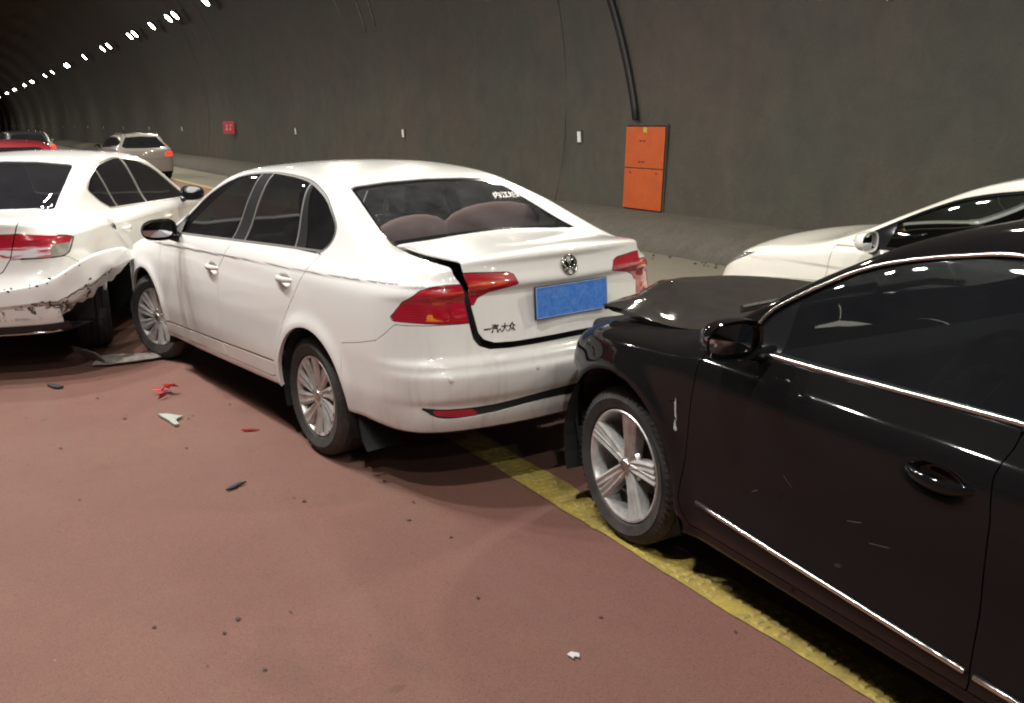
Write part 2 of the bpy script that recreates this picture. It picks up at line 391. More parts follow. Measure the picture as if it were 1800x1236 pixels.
def lamp_mat(name, c, c2, e=0.0, sc=30):
    t = NT(name).set(rough=.25, coat=1.0, coatr=.03); v = t.coord('Object', (1, 1, sc)); w = t.n('ShaderNodeTexWave', Scale=1.0, Distortion=.6); w.bands_direction = 'Z'; t.l(v, w.inputs['Vector'])
    v2 = t.coord('Object'); n = t.noise(v2, 14, 3, .5); f = t.math('MULTIPLY', w.outputs['Fac'], n); t.col(t.mix(t.ramp(f, [(.15, 0.0), (.6, 1.0)]), c, c2))
    if e: t.set(emi=c, emis=e)
    return t.m
M['lens_red'] = lamp_mat('red_lamp_lens', (.32, .004, .02), (.50, .02, .04))
def streak_mat(name, c, c2, lo, hi):
    t = NT(name).set(rough=.22, coat=1.0, coatr=.03); v = t.coord('Object', (2, 5, 30)); n = t.noise(v, 1.1, 2, .5, .5); t.col(t.mix(t.ramp(n, [(lo, 0.0), (hi, 1.0)]), c, c2)); return t.m
M['lens_bright'] = streak_mat('bright_red_reflector', (.40, .005, .018), (.78, .15, .07), .48, .72)  # orange streaks paint in the glow reflected inside the lamp
M['lens_pink'] = streak_mat('pink_lamp_reflector', (.45, .008, .03), (.60, .12, .12), .48, .70)  # pink streaks likewise colour in the reflected inner glow
M['lens_amber'] = lamp_mat('amber_lamp_lens', (.75, .12, .02), (.9, .45, .05), sc=80)
M['lens_clear'] = streak_mat('clear_lamp_lens', (.50, .05, .08), (.74, .70, .75), .40, .56)
M['lit_red'] = NT('lit_tail_lamp').set(color=(.5, .02, .02), emi=(1, .05, .02), emis=1.1).m
M['head_glass'] = simple('headlamp_lens', (.25, .25, .26), .08, .2, coat=1.0)

def scuff_paint(name, base, mark, scale=9.0, lo=.54, hi=.6, box=None):
    """white paint scraped through to dark plastic in ragged patches"""
    t = NT(name).set(rough=.3, coat=1.0, coatr=.08); v = t.coord('Object'); n = t.noise(v, scale, 8, .75, .6); n2 = t.noise(v, scale*4, 6, .7)
    f = t.math('ADD', n, t.math('MULTIPLY', t.math('SUBTRACT', n2, .5), .35)); f = t.ramp(f, [(lo, 0.0), (hi, 1.0)])
    if box:
        sep = t.n('ShaderNodeSeparateXYZ'); t.l(v, sep.inputs[0])
        for ax, a, b, soft in box:
            o = sep.outputs[ax]; m = t.math('MULTIPLY', t.math('MINIMUM', t.math('MAXIMUM', t.math('DIVIDE', t.math('SUBTRACT', o, a), soft), 0.0), 1.0), t.math('MINIMUM', t.math('MAXIMUM', t.math('DIVIDE', t.math('SUBTRACT', b, o), soft), 0.0), 1.0))
            f = t.math('MULTIPLY', f, m)
    t.col(t.mix(f, base, mark)); t.rough(t.math('ADD', .3, t.math('MULTIPLY', f, .4))); t.bump(f, .3, .004); return t.m
# ------------------------------------------------------------------ the tunnel
CX, CZ, RAD = 2.15, 2.0, 6.6
Y0, Y1 = -30.0, 420.0
def wall_mat():
    t = NT('sooty_concrete').set(rough=.9, spec=.25); v = t.coord('Object')
    n1 = t.noise(v, .35, 5, .6, .4); n2 = t.noise(v, 2.6, 8, .72, .6); n3 = t.noise(v, 26, 5, .7)
    vs = t.coord('Object', (1.0, .9, .55)); n4 = t.noise(vs, 2.2, 6, .65, .5)
    c = t.mix(t.ramp(n1, [(.35, 0.0), (.66, 1.0)]), (.080, .088, .068), (.114, .088, .068))
    c = t.mix(t.ramp(n2, [(.25, .25), (.72, .95)]), (.055, .052, .043), c)
    c = t.mix(t.ramp(n4, [(.45, 0.0), (.75, .4)]), c, (.135, .115, .09))
    c = t.mix(t.math('MULTIPLY', t.ramp(n3, [(.35, .0), (.7, 1.0)]), .35), c, (.06, .056, .05))
    sep = t.n('ShaderNodeSeparateXYZ'); t.l(v, sep.inputs[0])
    hi = t.ramp(t.math('DIVIDE', sep.outputs[2], 9.0), [(.06, 0.0), (.55, 1.0)])      # darker towards the crown
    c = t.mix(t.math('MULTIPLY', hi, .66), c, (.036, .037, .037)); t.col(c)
    h = t.math('ADD', t.math('MULTIPLY', n2, .7), t.math('MULTIPLY', n3, .3)); t.bump(h, .55, .03); return t.m
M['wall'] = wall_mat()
def kerb_mat():
    t = NT('dusty_concrete').set(rough=.9, spec=.25); v = t.coord('Object'); n2 = t.noise(v, 3.5, 8, .75, .5); n3 = t.noise(v, 34, 5, .7)
    c = t.mix(t.ramp(n2, [(.3, 0.0), (.7, 1.0)]), (.062, .056, .046), (.100, .089, .073)); c = t.mix(t.math('MULTIPLY', t.ramp(n3, [(.4, 0.0), (.62, 1.0)]), .3), c, (.16, .145, .12)); t.col(c); t.bump(n3, .5, .01); return t.m
M['kerb'] = kerb_mat()
def road_mat(name, a, b, c_, spot=True):
    t = NT(name).set(rough=.72, spec=.35); v = t.coord('Object'); n1 = t.noise(v, .55, 5, .6, .3); n2 = t.noise(v, 5, 6, .65); n3 = t.noise(v, 170, 4, .75); n4 = t.noise(v, 520, 2, .6)
    c = t.mix(t.ramp(n1, [(.32, 0.0), (.70, 1.0)]), a, b); c = t.mix(t.math('MULTIPLY', t.ramp(n2, [(.35, 0.0), (.75, 1.0)]), .35), c, c_)
    g = t.ramp(n3, [(.30, .55), (.5, 1.0), (.72, 1.22)]); c = t.mix(1.0, c, g, 'MULTIPLY'); g2 = t.ramp(n4, [(.3, .78), (.7, 1.2)]); c = t.mix(.8, c, g2, 'MULTIPLY')
    if spot:
        vv = t.coord('Object', (1, 1, 1)); wv = t.n('ShaderNodeTexNoise', Scale=6.0, Detail=3.0); t.l(vv, wv.inputs['Vector']); dv = t.n('ShaderNodeVectorMath', _operation='MULTIPLY_ADD'); t.l(wv.outputs['Color'], dv.inputs[0]); dv.inputs[1].default_value = (.09, .09, 0); t.l(vv, dv.inputs[2])
        for sc, lo, hi, dark in ((2.6, .045, .075, (.055, .032, .026)), (5.5, .05, .085, (.10, .055, .045)), (9.0, .035, .06, (.05, .03, .025))):
            vo = t.n('ShaderNodeTexVoronoi', Scale=sc, Randomness=1.0); t.l(dv.outputs[0], vo.inputs['Vector']); r = t.ramp(vo.outputs['Distance'], [(lo, 1.0), (hi, 0.0)])
            rc = t.n('ShaderNodeSeparateColor'); t.l(vo.outputs['Color'], rc.inputs[0]); k = t.ramp(rc.outputs[0], [(.60, 0.0), (.68, .45)]); c = t.mix(t.math('MULTIPLY', r, k), c, dark)
        vo = t.n('ShaderNodeTexVoronoi', Scale=14.0); t.l(dv.outputs[0], vo.inputs['Vector']); r = t.ramp(vo.outputs['Distance'], [(.028, 1.0), (.045, 0.0)]); rc = t.n('ShaderNodeSeparateColor'); t.l(vo.outputs['Color'], rc.inputs[0]); k = t.ramp(rc.outputs[1], [(.93, 0.0), (.95, .5)]); c = t.mix(t.math('MULTIPLY', r, k), c, (.55, .48, .42))
        st = t.ramp(t.noise(t.coord('Object', (1.0, .7, 1)), 1.7, 5, .6, .8), [(.60, 0.0), (.72, .30)]); c = t.mix(st, c, (.075, .042, .035))
        # a thin film of dust and old tyre marks running along the tunnel
        vt = t.coord('Object', (2.2, .08, 1)); nt = t.noise(vt, 1.5, 4, .6); c = t.mix(t.math('MULTIPLY', t.ramp(nt, [(.50, 0.0), (.75, 1.0)]), .35), c, (.15, .105, .085))
    t.col(c); t.bump(t.math('ADD', t.math('MULTIPLY', n3, .6), t.math('MULTIPLY', n4, .4)), .55, .004); return t.m
M['road_red'] = road_mat('red_road_coating', (.176, .078, .062), (.196, .100, .068), (.145, .066, .054))
M['road_grey'] = road_mat('grey_concrete_road', (.155, .140, .108), (.185, .165, .125), (.125, .11, .085), spot=False)
def ground_strip(name, x0, x1, z, mat, ny=2, kind='structure'):
    V = [(x0, Y0, z), (x1, Y0, z), (x1, Y1, z), (x0, Y1, z)]; o = mesh_py(name, V, [(0, 1, 2, 3)], mat); o['kind'] = kind; return o
ground_strip('tunnel_floor', -4.6, 8.9, -.012, M['road_grey'])
ground_strip('road', -3.3, 5.86, -.004, M['road_red'])
ground_strip('road_shoulder', 5.86, 7.62, -.004, M['road_grey'])
# lining: ribbed arc of cast concrete with slightly uneven skin
def lining():
    ys = np.concatenate([np.arange(Y0, 60, .6), np.arange(60, Y1+1, 6.0)]); a0 = math.asin((-.05-CZ)/RAD); an = np.linspace(a0, math.pi-a0, 74)
    V = []
    from mathutils import noise as mn
    for y in ys:
        for a in an:
            r = RAD+.030*mn.noise(Vector((y*.35, a*2.2, 1.7)))+.012*mn.noise(Vector((y*1.3, a*7, 4.2))); zz = CZ+r*math.sin(a); xx = r*math.cos(a); V.append((CX+(xx if zz > CZ else math.copysign(r-.3*(r-abs(xx)), xx)), y, zz))
    n = len(an); F = [(i*n+j, i*n+j+1, (i+1)*n+j+1, (i+1)*n+j) for i in range(len(ys)-1) for j in range(n-1)]
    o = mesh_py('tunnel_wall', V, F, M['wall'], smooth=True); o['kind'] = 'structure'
    V = [(CX+RAD*1.02*math.cos(a), Y0, CZ+RAD*1.02*math.sin(a)) for a in an]; mesh_py('tunnel_wall_end', V, [tuple(range(n))], M['wall'])['kind'] = 'structure'
    V = [(p[0], Y1-.5, p[2]) for p in V]; mesh_py('tunnel_wall_far_end', V, [tuple(range(n))], M['wall'])['kind'] = 'structure'
lining()
def wx(z, lift=0.0): r = RAD-lift; q = math.sqrt(r**2-(z-CZ)**2); return CX+(q if z > CZ else r-.3*(r-q))
# kerbs with a broken, uneven concrete face and walkway
from mathutils import noise as mn
for sg in (1, -1):
    xs0 = 7.60 if sg > 0 else 2*CX-7.60; rows = []
    ys = np.concatenate([np.arange(Y0, 40, .16), np.arange(40, Y1+1, 4.0)])
    prof = [(0, -.01), (.03, .06), (.10, .14), (.22, .22), (.42, .29), (.72, .335), (1.16, .36)]
    for y in ys:
        row = []
        for k, (dx, z) in enumerate(prof):
            am = .024 if k in (1, 2, 3, 4) else .006; e = mn.noise(Vector((y*2.3, k*.9, sg*3)))*am+mn.noise(Vector((y*.6, k*.4, sg*7)))*am*1.2
            row.append((xs0+sg*(dx+e), y, z+.6*e if k else z))
        rows.append(row if sg < 0 else row)
    mb = MB(); mb.grid(rows); o = mb.build('kerb_walkway', M['kerb'], smooth=True); o['kind'] = 'structure'
# expansion joint lines across the walkway and rubble at the kerb foot
mb = MB()
for k in range(260):
    y = rng.uniform(3, 30); x = 7.56-abs(rng.normal())*.09; s_ = rng.uniform(.006, .022); mb.box((x, y, s_*.3), (s_, s_*1.3, s_*.8), rot=Matrix.Rotation(rng.uniform(0, 3), 3, 'Z'))
mb.build('kerb_rubble', M['kerb'])['kind'] = 'stuff'
# painted lines: raised thermoplastic with ribbed dabs
def yellow_mat():
    t = NT('worn_yellow_paint').set(rough=.6); v = t.coord('Object'); n = t.noise(v, 9, 7, .75, .4); n2 = t.noise(v, 60, 4, .7)
    c = t.mix(t.ramp(n, [(.30, 0.0), (.62, 1.0)]), (.25, .19, .06), (.41, .31, .06)); c = t.mix(t.math('MULTIPLY', t.ramp(n2, [(.45, 0.0), (.75, 1.0)]), .6), c, (.14, .10, .04)); n5 = t.noise(v, 5.5, 8, .8, .3); c = t.mix(t.ramp(n5, [(.56, 0.0), (.66, .6)]), c, (.14, .09, .05)); t.col(c); t.bump(n2, .4, .003); return t.m
M['yellow'] = yellow_mat()
def yellow_line(x0, x1, dabs=True, ymax=60):
    mb = MB(); ys = np.concatenate([np.arange(Y0, 14, .05), np.arange(14, 380, 6)]); 
    row = [[(x0+.010*mn.noise(Vector((y*3, 0, x0)))+.006*mn.noise(Vector((y*17, 0, x0))), y, .0005), (x1+.014*mn.noise(Vector((y*3, 5, x0)))+.008*mn.noise(Vector((y*19, 0, x0))), y, .0005)] for y in ys]; mb.grid(row)
    if dabs:
        r2 = np.random.default_rng(3); y = -1.0; k = 0
        while y < 12:
            for j in range(4):
                if r2.random() < .20: continue
                c = x0+.022+(x1-x0-.04)*(j+.5*(k % 2)+.1)/4; w = .040*r2.uniform(.7, 1.15); h = .030*r2.uniform(.7, 1.2); cy = y+r2.normal()*.004; cx = c+r2.normal()*.003
                V = [(cx-w/2, cy-h/2, .0004), (cx+w/2, cy-h/2, .0004), (cx+w/2, cy+h/2, .0004), (cx-w/2, cy+h/2, .0004), (cx-w/4, cy-h/4, .0048), (cx+w/4, cy-h/4, .0048), (cx+w/4, cy+h/4, .0048), (cx-w/4, cy+h/4, .0048)]
                mb.add(V, [(4, 5, 6, 7), (0, 1, 5, 4), (1, 2, 6, 5), (2, 3, 7, 6), (3, 0, 4, 7)])
            y += .044; k += 1
    o = mb.build('road_marking', M['yellow']); o['kind'] = 'structure'; return o
yellow_line(2.152, 2.335)
yellow_line(5.78, 5.93, dabs=False)
# ---- lamps of the tunnel: rows high on both haunches
M['lamp_on'] = NT('lit_lamp_panel').set(color=(1, 1, 1), emi=(1.0, .93, .80), emis=38).m
M['lamp_on_cool'] = NT('lit_lamp_panel_cool').set(color=(1, 1, 1), emi=(1.0, .96, .93), emis=38).m
M['lamp_body'] = simple('lamp_housing', (.10, .10, .10), .5, .3)
lab = ['nearest lit floodlight in view on the right haunch of the tunnel', 'second lit floodlight up the tunnel on the right haunch']
def lamp(x, y, z, sg, light=True, label=None):
    # faces the middle of the road
    aim = Vector((CX-x, 0, -z+.2)).normalized(); ang = math.atan2(aim.x, -aim.z)
    root = empty('tunnel_lamp', (x, y, z)); root.rotation_euler = (0, -ang, 0)
    tag(root, label, 'floodlight', 'floodlights along the tunnel ceiling')
    mb = MB(); mb.box((0, 0, .05), (.34, .46, .09), bev=.02)
    for k in range(-3, 4): mb.box((k*.045, 0, .11), (.008, .40, .04))
    mb.build('lamp_housing', M['lamp_body'], root)
    mb = MB(); mb.tube([(0, -.26, .03), (0, -.26, .22), (.05, -.2, .34)], .015, 6); mb.tube([(0, .26, .03), (0, .26, .22), (.05, .2, .34)], .015, 6); mb.tube([(.02, -.24, .30), (.02, .24, .30)], .015, 6)
    mb.build('bracket', M['lamp_body'], root)
    mb = MB(); mb.add([(.16*math.cos(a), .21*math.sin(a), 0) for a in np.linspace(0, 2*math.pi, 25)[:-1]], [tuple(range(23, -1, -1))]); mb.build('lamp_panel', M['lamp_on'] if sg > 0 else M['lamp_on_cool'], root)
    if light:
        ld = bpy.data.lights.new('lamp_light', 'AREA'); ld.shape = 'ELLIPSE'; ld.size = .26; ld.size_y = .34; ld.energy = LAMP_W_RIGHT if sg > 0 else LAMP_W_LEFT; ld.color = COL_RIGHT if sg > 0 else COL_LEFT; ld.spread = R(150)
        lo = bpy.data.objects.new('lamp_light', ld); col.objects.link(lo); lo.parent = root; lo.location = (0, 0, -.012)
    return root
ORD = 'first second third fourth fifth sixth seventh eighth ninth tenth eleventh twelfth thirteenth fourteenth fifteenth sixteenth seventeenth eighteenth nineteenth twentieth twenty-first twenty-second twenty-third twenty-fourth twenty-fifth'.split()
for y in NEAR_Y+FAR_Y:
    lamp(ROW_R, y, ROW_Z, 1, light=y < 200, label=('%s lit floodlight from the top of the visible row' % ORD[FAR_Y.index(y)]) if y > 28 else 'lit floodlight on the right haunch, above and behind the view')
for y in LEFT_Y: lamp(ROW_L, y, ROW_LZ, -1, light=True, label='lit floodlight on the left of the tunnel crown, outside the view')
# ---- reflectors on the wall
ry = [12.45, 19.2, 26.6, 33.95, 41.6, 48.9, 56.6, 64.1, 71.5, 79.1, 87.0, 94.0, 102.0, 109.5, 117, 124.5, 132, 139.5, 147, 154.5]
M['refl_white'] = NT('reflector_white').set(color=(.8, .8, .78), rough=.4).m
names_ = ['nearest', 'second nearest', 'third nearest', 'fourth nearest', 'fifth nearest', 'sixth nearest']
for i, y in enumerate(ry):
    x = wx(1.39, .03); mb = MB(); mb.box((0, 0, 0), (.02, .085, .165), bev=.006); o = mb.build('wall_reflector', M['refl_white'], loc=(x, y, 1.385), rot=(0, R(-3), 0))
    m2 = MB(); m2.box((.02, 0, 0), (.03, .12, .20)); m2.build('reflector_base', M['lamp_body'], o)
    tag(o, (names_[i]+' white wall reflector from the right' if i < 6 else 'tiny white reflector far down the wall, %s from the right' % ORD[i]), 'reflector', 'white reflectors along the right wall')
# ---- orange hydrant cabinet set in the wall
def cabinet():
    M['orange'] = None; t = NT('orange_enamel').set(rough=.5); v = t.coord('Object'); n = t.noise(v, 5, 6, .7); t.col(t.mix(t.ramp(n, [(.35, 0.0), (.75, 1.0)]), (.52, .095, .016), (.38, .070, .014))); M['orange'] = t.m
    xw = wx(1.0); root = empty('hydrant_cabinet', (wx(.40)-.035, 10.77, .37)); root.rotation_euler = (0, R(2.5), 0); tag(root, 'orange steel fire hydrant cabinet recessed in the tunnel wall', 'cabinet')
    W_, H_ = .88, 1.19
    mb = MB(); mb.box((.05, 0, H_/2), (.08, W_-.02, H_-.02)); mb.build('cabinet_body', M['lamp_body'], root)
    mb = MB(); mb.box((0, 0, H_*.745), (.018, W_, H_*.49), bev=.004); up = mb.build('upper_door', M['orange'], root)
    mb = MB(); mb.box((0, 0, H_*.245), (.018, W_, H_*.485), bev=.004); lo = mb.build('lower_door', M['orange'], root)
    dk = simple('cabinet_print', (.10, .03, .015), .6)
    mb = MB()
    for (y, z) in ((.06, H_*.52+.36), (.06, H_*.52+.06)): mb.box((-.011, y+.035, z), (.006, .05, .022)); mb.box((-.011, y-.05, z), (.006, .05, .022))
    mb.build('door_latch', dk, up)
    mb = MB(); mb.box((-.011, .0, H_*.52+.515), (.004, .08, .07)); mb.build('round_label', simple('label_yellow', (.45, .38, .05), .6), up)
    mb = MB(); mb.box((-.011, .30, H_*.485-.05), (.006, .04, .02)); mb.box((-.011, -.30, H_*.485-.05), (.006, .04, .02)); mb.build('door_latch', dk, lo)
    mb = MB(); mb.box((.095, W_/2+.016, H_/2), (.16, .022, H_+.04)); mb.box((.095, -W_/2-.016, H_/2), (.16, .022, H_+.04)); mb.box((.095, 0, H_+.016), (.16, W_+.005, .022)); mb.build('cabinet_frame', M['kerb'] if False else M['wall'], root)
cabinet()
# ---- cables and seams climbing the arch
def arc_run(name, y, z0, a1, r, mat, lift, label, cat, wob=.03, dy=0.0, group=None):
    a0 = math.asin((z0-CZ)/RAD); P = []
    for i in range(50):
        t_ = i/49; a = a0+(a1-a0)*t_; rr = RAD-lift; P.append((CX+rr*math.cos(a), y+dy*t_**1.0+wob*mn.noise(Vector((t_*4, y, 2))), CZ+rr*math.sin(a)))
    mb = MB(); mb.tube(P, r, 6); o = mb.build(name, mat, smooth=True); tag(o, label, cat, group); return o
arc_run('cable', 10.98, 1.64, 1.35, .035, M['black_plastic'], .035, 'thick black cable running up the wall from the orange cabinet', 'cable', dy=2.6)
arc_run('cable', 11.08, 1.64, 1.35, .012, M['under'], .02, 'thin dark cable beside the thick one above the orange cabinet', 'cable', wob=.05, dy=2.7)
pale = simple('pale_conduit', (.16, .16, .15), .7)  # thin tubes stand in for pale scratch lines on the lining
for i, (y, a0, a1, z0) in enumerate(((20.6, 0, 1.2, 3.6), (21.8, 0, 1.2, 4.0), (20.0, 0, 1.2, 3.7), (33.5, 0, 1.2, 3.6), (35.2, 0, 1.2, 4.3))):
    arc_run('conduit', y, z0, a1, .010, pale, .02, ['thin pale conduit on the tunnel arch, middle of three', 'thin pale conduit on the tunnel arch, left of three', 'thin pale conduit on the tunnel arch, right of three', 'thin pale conduit far up the arch, right of a pair', 'thin pale conduit far up the arch, left of a pair'][i], 'conduit', wob=.12)
# cast joints of the lining as shallow dark grooves stood slightly proud
jt = simple('joint_sealant', (.075, .072, .065), .9)
for y in (12.9, 36.9):
    o = arc_run('lining_joint', y, .36, math.pi*.8, .007, jt, .001, None, None, wob=.05); del_keys = [k_ for k_ in ('label', 'category', 'group') if k_ in o]; o['kind'] = 'structure'
# white lime patch high on the wall
x_, y_, z_ = wx(2.93, .012), 6.82, 2.93
V = [(0, 0, 0)]; n_ = 22
for k in range(n_):
    a = 2*math.pi*k/n_; r = .045+.055*abs(math.cos(1.5*a+.4))+.012*rng.normal(); V.append((-.004*math.cos(a), r*math.cos(a), r*math.sin(a)))
V += [(p[0]+.01, p[1], p[2]) for p in V[1:]]
mesh_py('lime_patch', V, [(0, 1+k, 1+(k+1) % n_) for k in range(n_)]+[(1+k, 1+n_+k, 1+n_+(k+1) % n_, 1+(k+1) % n_) for k in range(n_)], simple('lime', (.30, .29, .26), .9), loc=(x_, y_, z_))
tag(bpy.data.objects['lime_patch'], 'pale lime stain high on the wall at the upper right', 'stain')
# red equipment sign beside the fourth reflector
root = empty('wall_sign', (wx(1.4, .22), 33.2, 1.26)); root.rotation_euler = (0, 0, R(48)); tag(root, 'small square red sign with pale marks on the far right wall', 'sign')
mb = MB(); mb.box((0, 0, .21), (.03, .42, .42), bev=.01); mb.build('sign_board', simple('sign_red', (.55, .06, .07), .5), root)
mb = MB()
for (a, b, c, d) in ((-.08, .29, .10, .04), (.07, .29, .06, .06), (-.06, .17, .05, .10), (.07, .15, .12, .04), (.07, .21, .04, .06)): mb.box((-.018, a, b), (.004, c, d))
mb.build('sign_marks', simple('sign_marks', (.75, .35, .35), .5), root)
# ------------------------------------------------------------------ car framework
def flange(P, depth, keep_mid=True):
    V, N, F = P; E = np.concatenate([F[:, [0, 1]], F[:, [1, 2]], F[:, [2, 0]]]); key = np.sort(E, 1); k = key[:, 0]*np.int64(len(V))+key[:, 1]
    u, inv, cnt = np.unique(k, return_inverse=True, return_counts=True); B = E[cnt[inv] == 1]
    if keep_mid: B = B[~((np.abs(V[B[:, 0], 1]) < 2e-4) & (np.abs(V[B[:, 1], 1]) < 2e-4))]
    if not len(B): return P
    a, b = B[:, 0], B[:, 1]; n = len(B); t = V[b]-V[a]; fn = np.cross(t, N[a]); fn /= np.maximum(np.linalg.norm(fn, axis=1), 1e-9)[:, None]
    VV = np.concatenate([V[a], V[b], V[b]-N[b]*depth, V[a]-N[a]*depth]); NN = np.concatenate([fn]*4); i = np.arange(n)+len(V)
    FF = np.concatenate([np.stack([i+n, i, i+3*n], 1), np.stack([i+n, i+3*n, i+2*n], 1)])
    return (np.concatenate([V, VV]), np.concatenate([N, NN]), np.concatenate([F, FF]))

def mirror(P):
    V, N, F = P; V = V.copy(); N = N.copy(); V[:, 1] *= -1; N[:, 1] *= -1; return (V, N, F[:, ::-1])

def join(A, B): n = len(A[0]); return (np.concatenate([A[0], B[0]]), np.concatenate([A[1], B[1]]), np.concatenate([A[2], B[2]+n]))

def recompute(V, F, N0):
    fn = np.cross(V[F[:, 1]]-V[F[:, 0]], V[F[:, 2]]-V[F[:, 0]]); N = np.zeros_like(V)
    for k in range(3): np.add.at(N, F[:, k], fn)
    return N/np.maximum(np.linalg.norm(N, axis=1), 1e-12)[:, None]

class Car:
    def __init__(s, name, label, cat, pos, hd, d, res, group=None):
        s.root = empty(name, (pos[0], pos[1], 0), math.pi/2+hd); tag(s.root, label, cat, group)
        s.d = d; s.body = Body(d); s.H = s.body.half_mesh(*res)
    def take(s, sdf, gap=.0025):
        P = clip(s.H, sdf+gap); s.H = clip(s.H, -(sdf-gap)); return P
    def emit(s, name, P, mat, where='both', off=0.0, depth=.014, parent=None, deform=None, label=None, smooth=True):
        parent = parent or s.root
        if not len(P[2]): return []
        V, N, F = P
        if off: V = V+N*off
        P = flange((V, N, F), depth) if depth else (V, N, F)
        out = []
        if where == 'mid': items = [join(P, mirror(P))]
        elif where == 'both': items = [P, mirror(P)]
        elif where == 'L': items = [P]
        else: items = [mirror(P)]
        for q in items:
            V, N, F = q
            if deform is not None:
                V2, N = deform(V, N, F); V = V2
            o = mesh_np(name, V, F, N, mat, parent, smooth); out.append(o)
            if label: o['label'] = label
        return out
    def surf_y(s, x, z, sgn=1): return float(s.body.Yside(np.array(x), np.array(z)))*sgn
    def drop(s, o, dr):
        """first point of the skin along a ray given in car space, with its normal"""
        o = np.array(o, float); dr = np.array(dr, float); dr /= np.linalg.norm(dr); t = np.linspace(0, 3, 1501); f = s.body.field(o+t[:, None]*dr); k = np.where(f <= 0)[0]
        p = o+t[k[0]]*dr if len(k) else o+t[f.argmin()]*dr
        g = s.body.grad(p[None], .006)[0]; return p, g/np.linalg.norm(g)
    def liners(s, R, centers, z, x_in=.50, torn=None):
        for (cx, cz) in centers:
            for sg in (1, -1):
                hi_ = math.pi+.35 if (cx, sg) != torn else math.pi*.62
                mb = MB(); yo = s.surf_y(cx, cz+R)-.03; n = 22; rows = []
                for yy in (x_in, yo):
                    rows.append([(cx+(R+.004)*math.cos(a), sg*yy, cz+(R+.004)*math.sin(a)) for a in np.linspace(-.35, hi_, n)])
                mb.grid(rows); c = [(cx, sg*x_in, cz-.1)]+[(p[0], p[1], p[2]) for p in rows[0]]; mb.add(c, [(0, i, i+1) for i in range(1, n)])
                mb.build('wheel_liner', M['under'], s.root, smooth=False)
    def underbody(s):
        P = s.take(np.maximum(s.H[1][:, 2]+.55, s.H[0][:, 2]-.5), 0.0); s.emit('underbody', P, M['under'], 'mid', depth=0)
    def cabin(s, x0, x1, zf=.32, zt=.92, w=.62, seats=((.95, .36), (.95, -.36)), bench=None, mat=None, wheel=True, rests=True):
        mat = mat or M['seat']
        mb = MB(); mb.box(((x0+x1)/2, 0, zf-.03), (x1-x0, w*2, .05)); mb.box((x1, 0, (zf+zt)/2), (.25, w*2+.06, zt-zf), bev=.04)
        mb.box((x0-.03, 0, (zf+zt)/2+.03), (.08, w*2, zt-zf)); mb.build('cabin_floor', M['cabin'], s.root)
        for (sx, sy) in seats:
            mb = MB(); mb.box((sx+.2, sy, zf+.16), (.52, .46, .16), bev=.06)
            mb.box((sx-.10, sy, zf+.50), (.14, .44, .62), rot=Matrix.Rotation(R(-14), 3, 'Y'), bev=.06)
            so = mb.build('seat', mat, s.root, smooth=True)
            mh = MB(); mh.box((sx-.20, sy, zf+.90), (.10, .27, .18), rot=Matrix.Rotation(R(-10), 3, 'Y'), bev=.045); mh.tube([(sx-.18, sy-.06, zf+.75), (sx-.19, sy-.06, zf+.9)], .007); mh.tube([(sx-.18, sy+.06, zf+.75), (sx-.19, sy+.06, zf+.9)], .007)
            mh.build('headrest', mat, so, smooth=True)
        if bench is not None:
            mb = MB(); mb.box((bench+.25, 0, zf+.14), (.5, 1.2, .18), bev=.07); mb.box((bench-.03, 0, zf+.44), (.15, 1.2, .6), rot=Matrix.Rotation(R(-20), 3, 'Y'), bev=.06); so = mb.build('rear_bench', mat, s.root, smooth=True)
            for yy in ((-.4, .4) if rests else ()):
                mh = MB(); mh.box((bench-.17, yy, zf+.78), (.10, .27, .14), bev=.04); mh.build('headrest', mat, so, smooth=True)
        if wheel:
            c = Vector((x1-.42, .36, zt-.02)); rot = Matrix.Rotation(R(65), 3, 'Y'); mb = MB()
            mb.tube([c+rot @ Vector((.18*math.cos(a), .18*math.sin(a), 0)) for a in np.linspace(0, 2*math.pi, 29)[:-1]], .014, 8, closed=True)
            for a in (math.pi/2, -math.pi/2, 0): mb.tube([c, c+rot @ Vector((.18*math.cos(a), .18*math.sin(a), 0))], .014, 6)
            mb.box(tuple(c), (.09, .12, .05), rot=rot, bev=.015); mb.build('steering_wheel', M['cabin'], s.root, smooth=True)

def tyre_profile(Rt, Rr, w, tread=True):
    """closed radial section of a tyre with grooves, y is outward; outer face at +w/2"""
    h = w/2; p = [(Rr, h-.012), (Rr+.006, h-.002), (Rr+.02, h+.002), ((Rt+Rr)/2, h+.010), (Rt-.045, h+.006), (Rt-.022, h-.004), (Rt-.010, h-.014), (Rt-.003, h-.026)]
    if tread:
        for c in (.30, .10, -.10, -.30):
            g = c*w; p += [(Rt, g+.0065), (Rt-.010, g+.004), (Rt-.010, g-.004), (Rt, g-.0065)]
    p += [(Rt-.003, -h+.026), (Rt-.012, -h+.012), ((Rt+Rr)/2, -h-.008), (Rr, -h+.01)]
    return p

def spoke(bm, Rr, r0, r1, y0, y1, a, w0, w1, twist=0.0, th=.02, ridge=.0, seg=6):
    """one tapered spoke from hub radius r0 to rim radius r1 at angle a, width w0..w1, face offset y0..y1"""
    rows = []
    for i in range(seg+1):
        t = i/seg; r = r0+(r1-r0)*t; w = w0+(w1-w0)*t; y = y0+(y1-y0)*t-.004*math.sin(math.pi*t); aa = a+twist*t
        ca, sa = math.cos(aa), math.sin(aa); nx, nz = -sa, ca; cx, cz = r*ca, r*sa
        prof = [(-w/2, -th), (-w/2, 0), (-w*.28, ridge), (0, ridge*.2), (w*.28, ridge), (w/2, 0), (w/2, -th)]
        rows.append([(cx+nx*u, y+v, cz+nz*u) for u, v in prof])
    bm.grid(rows)

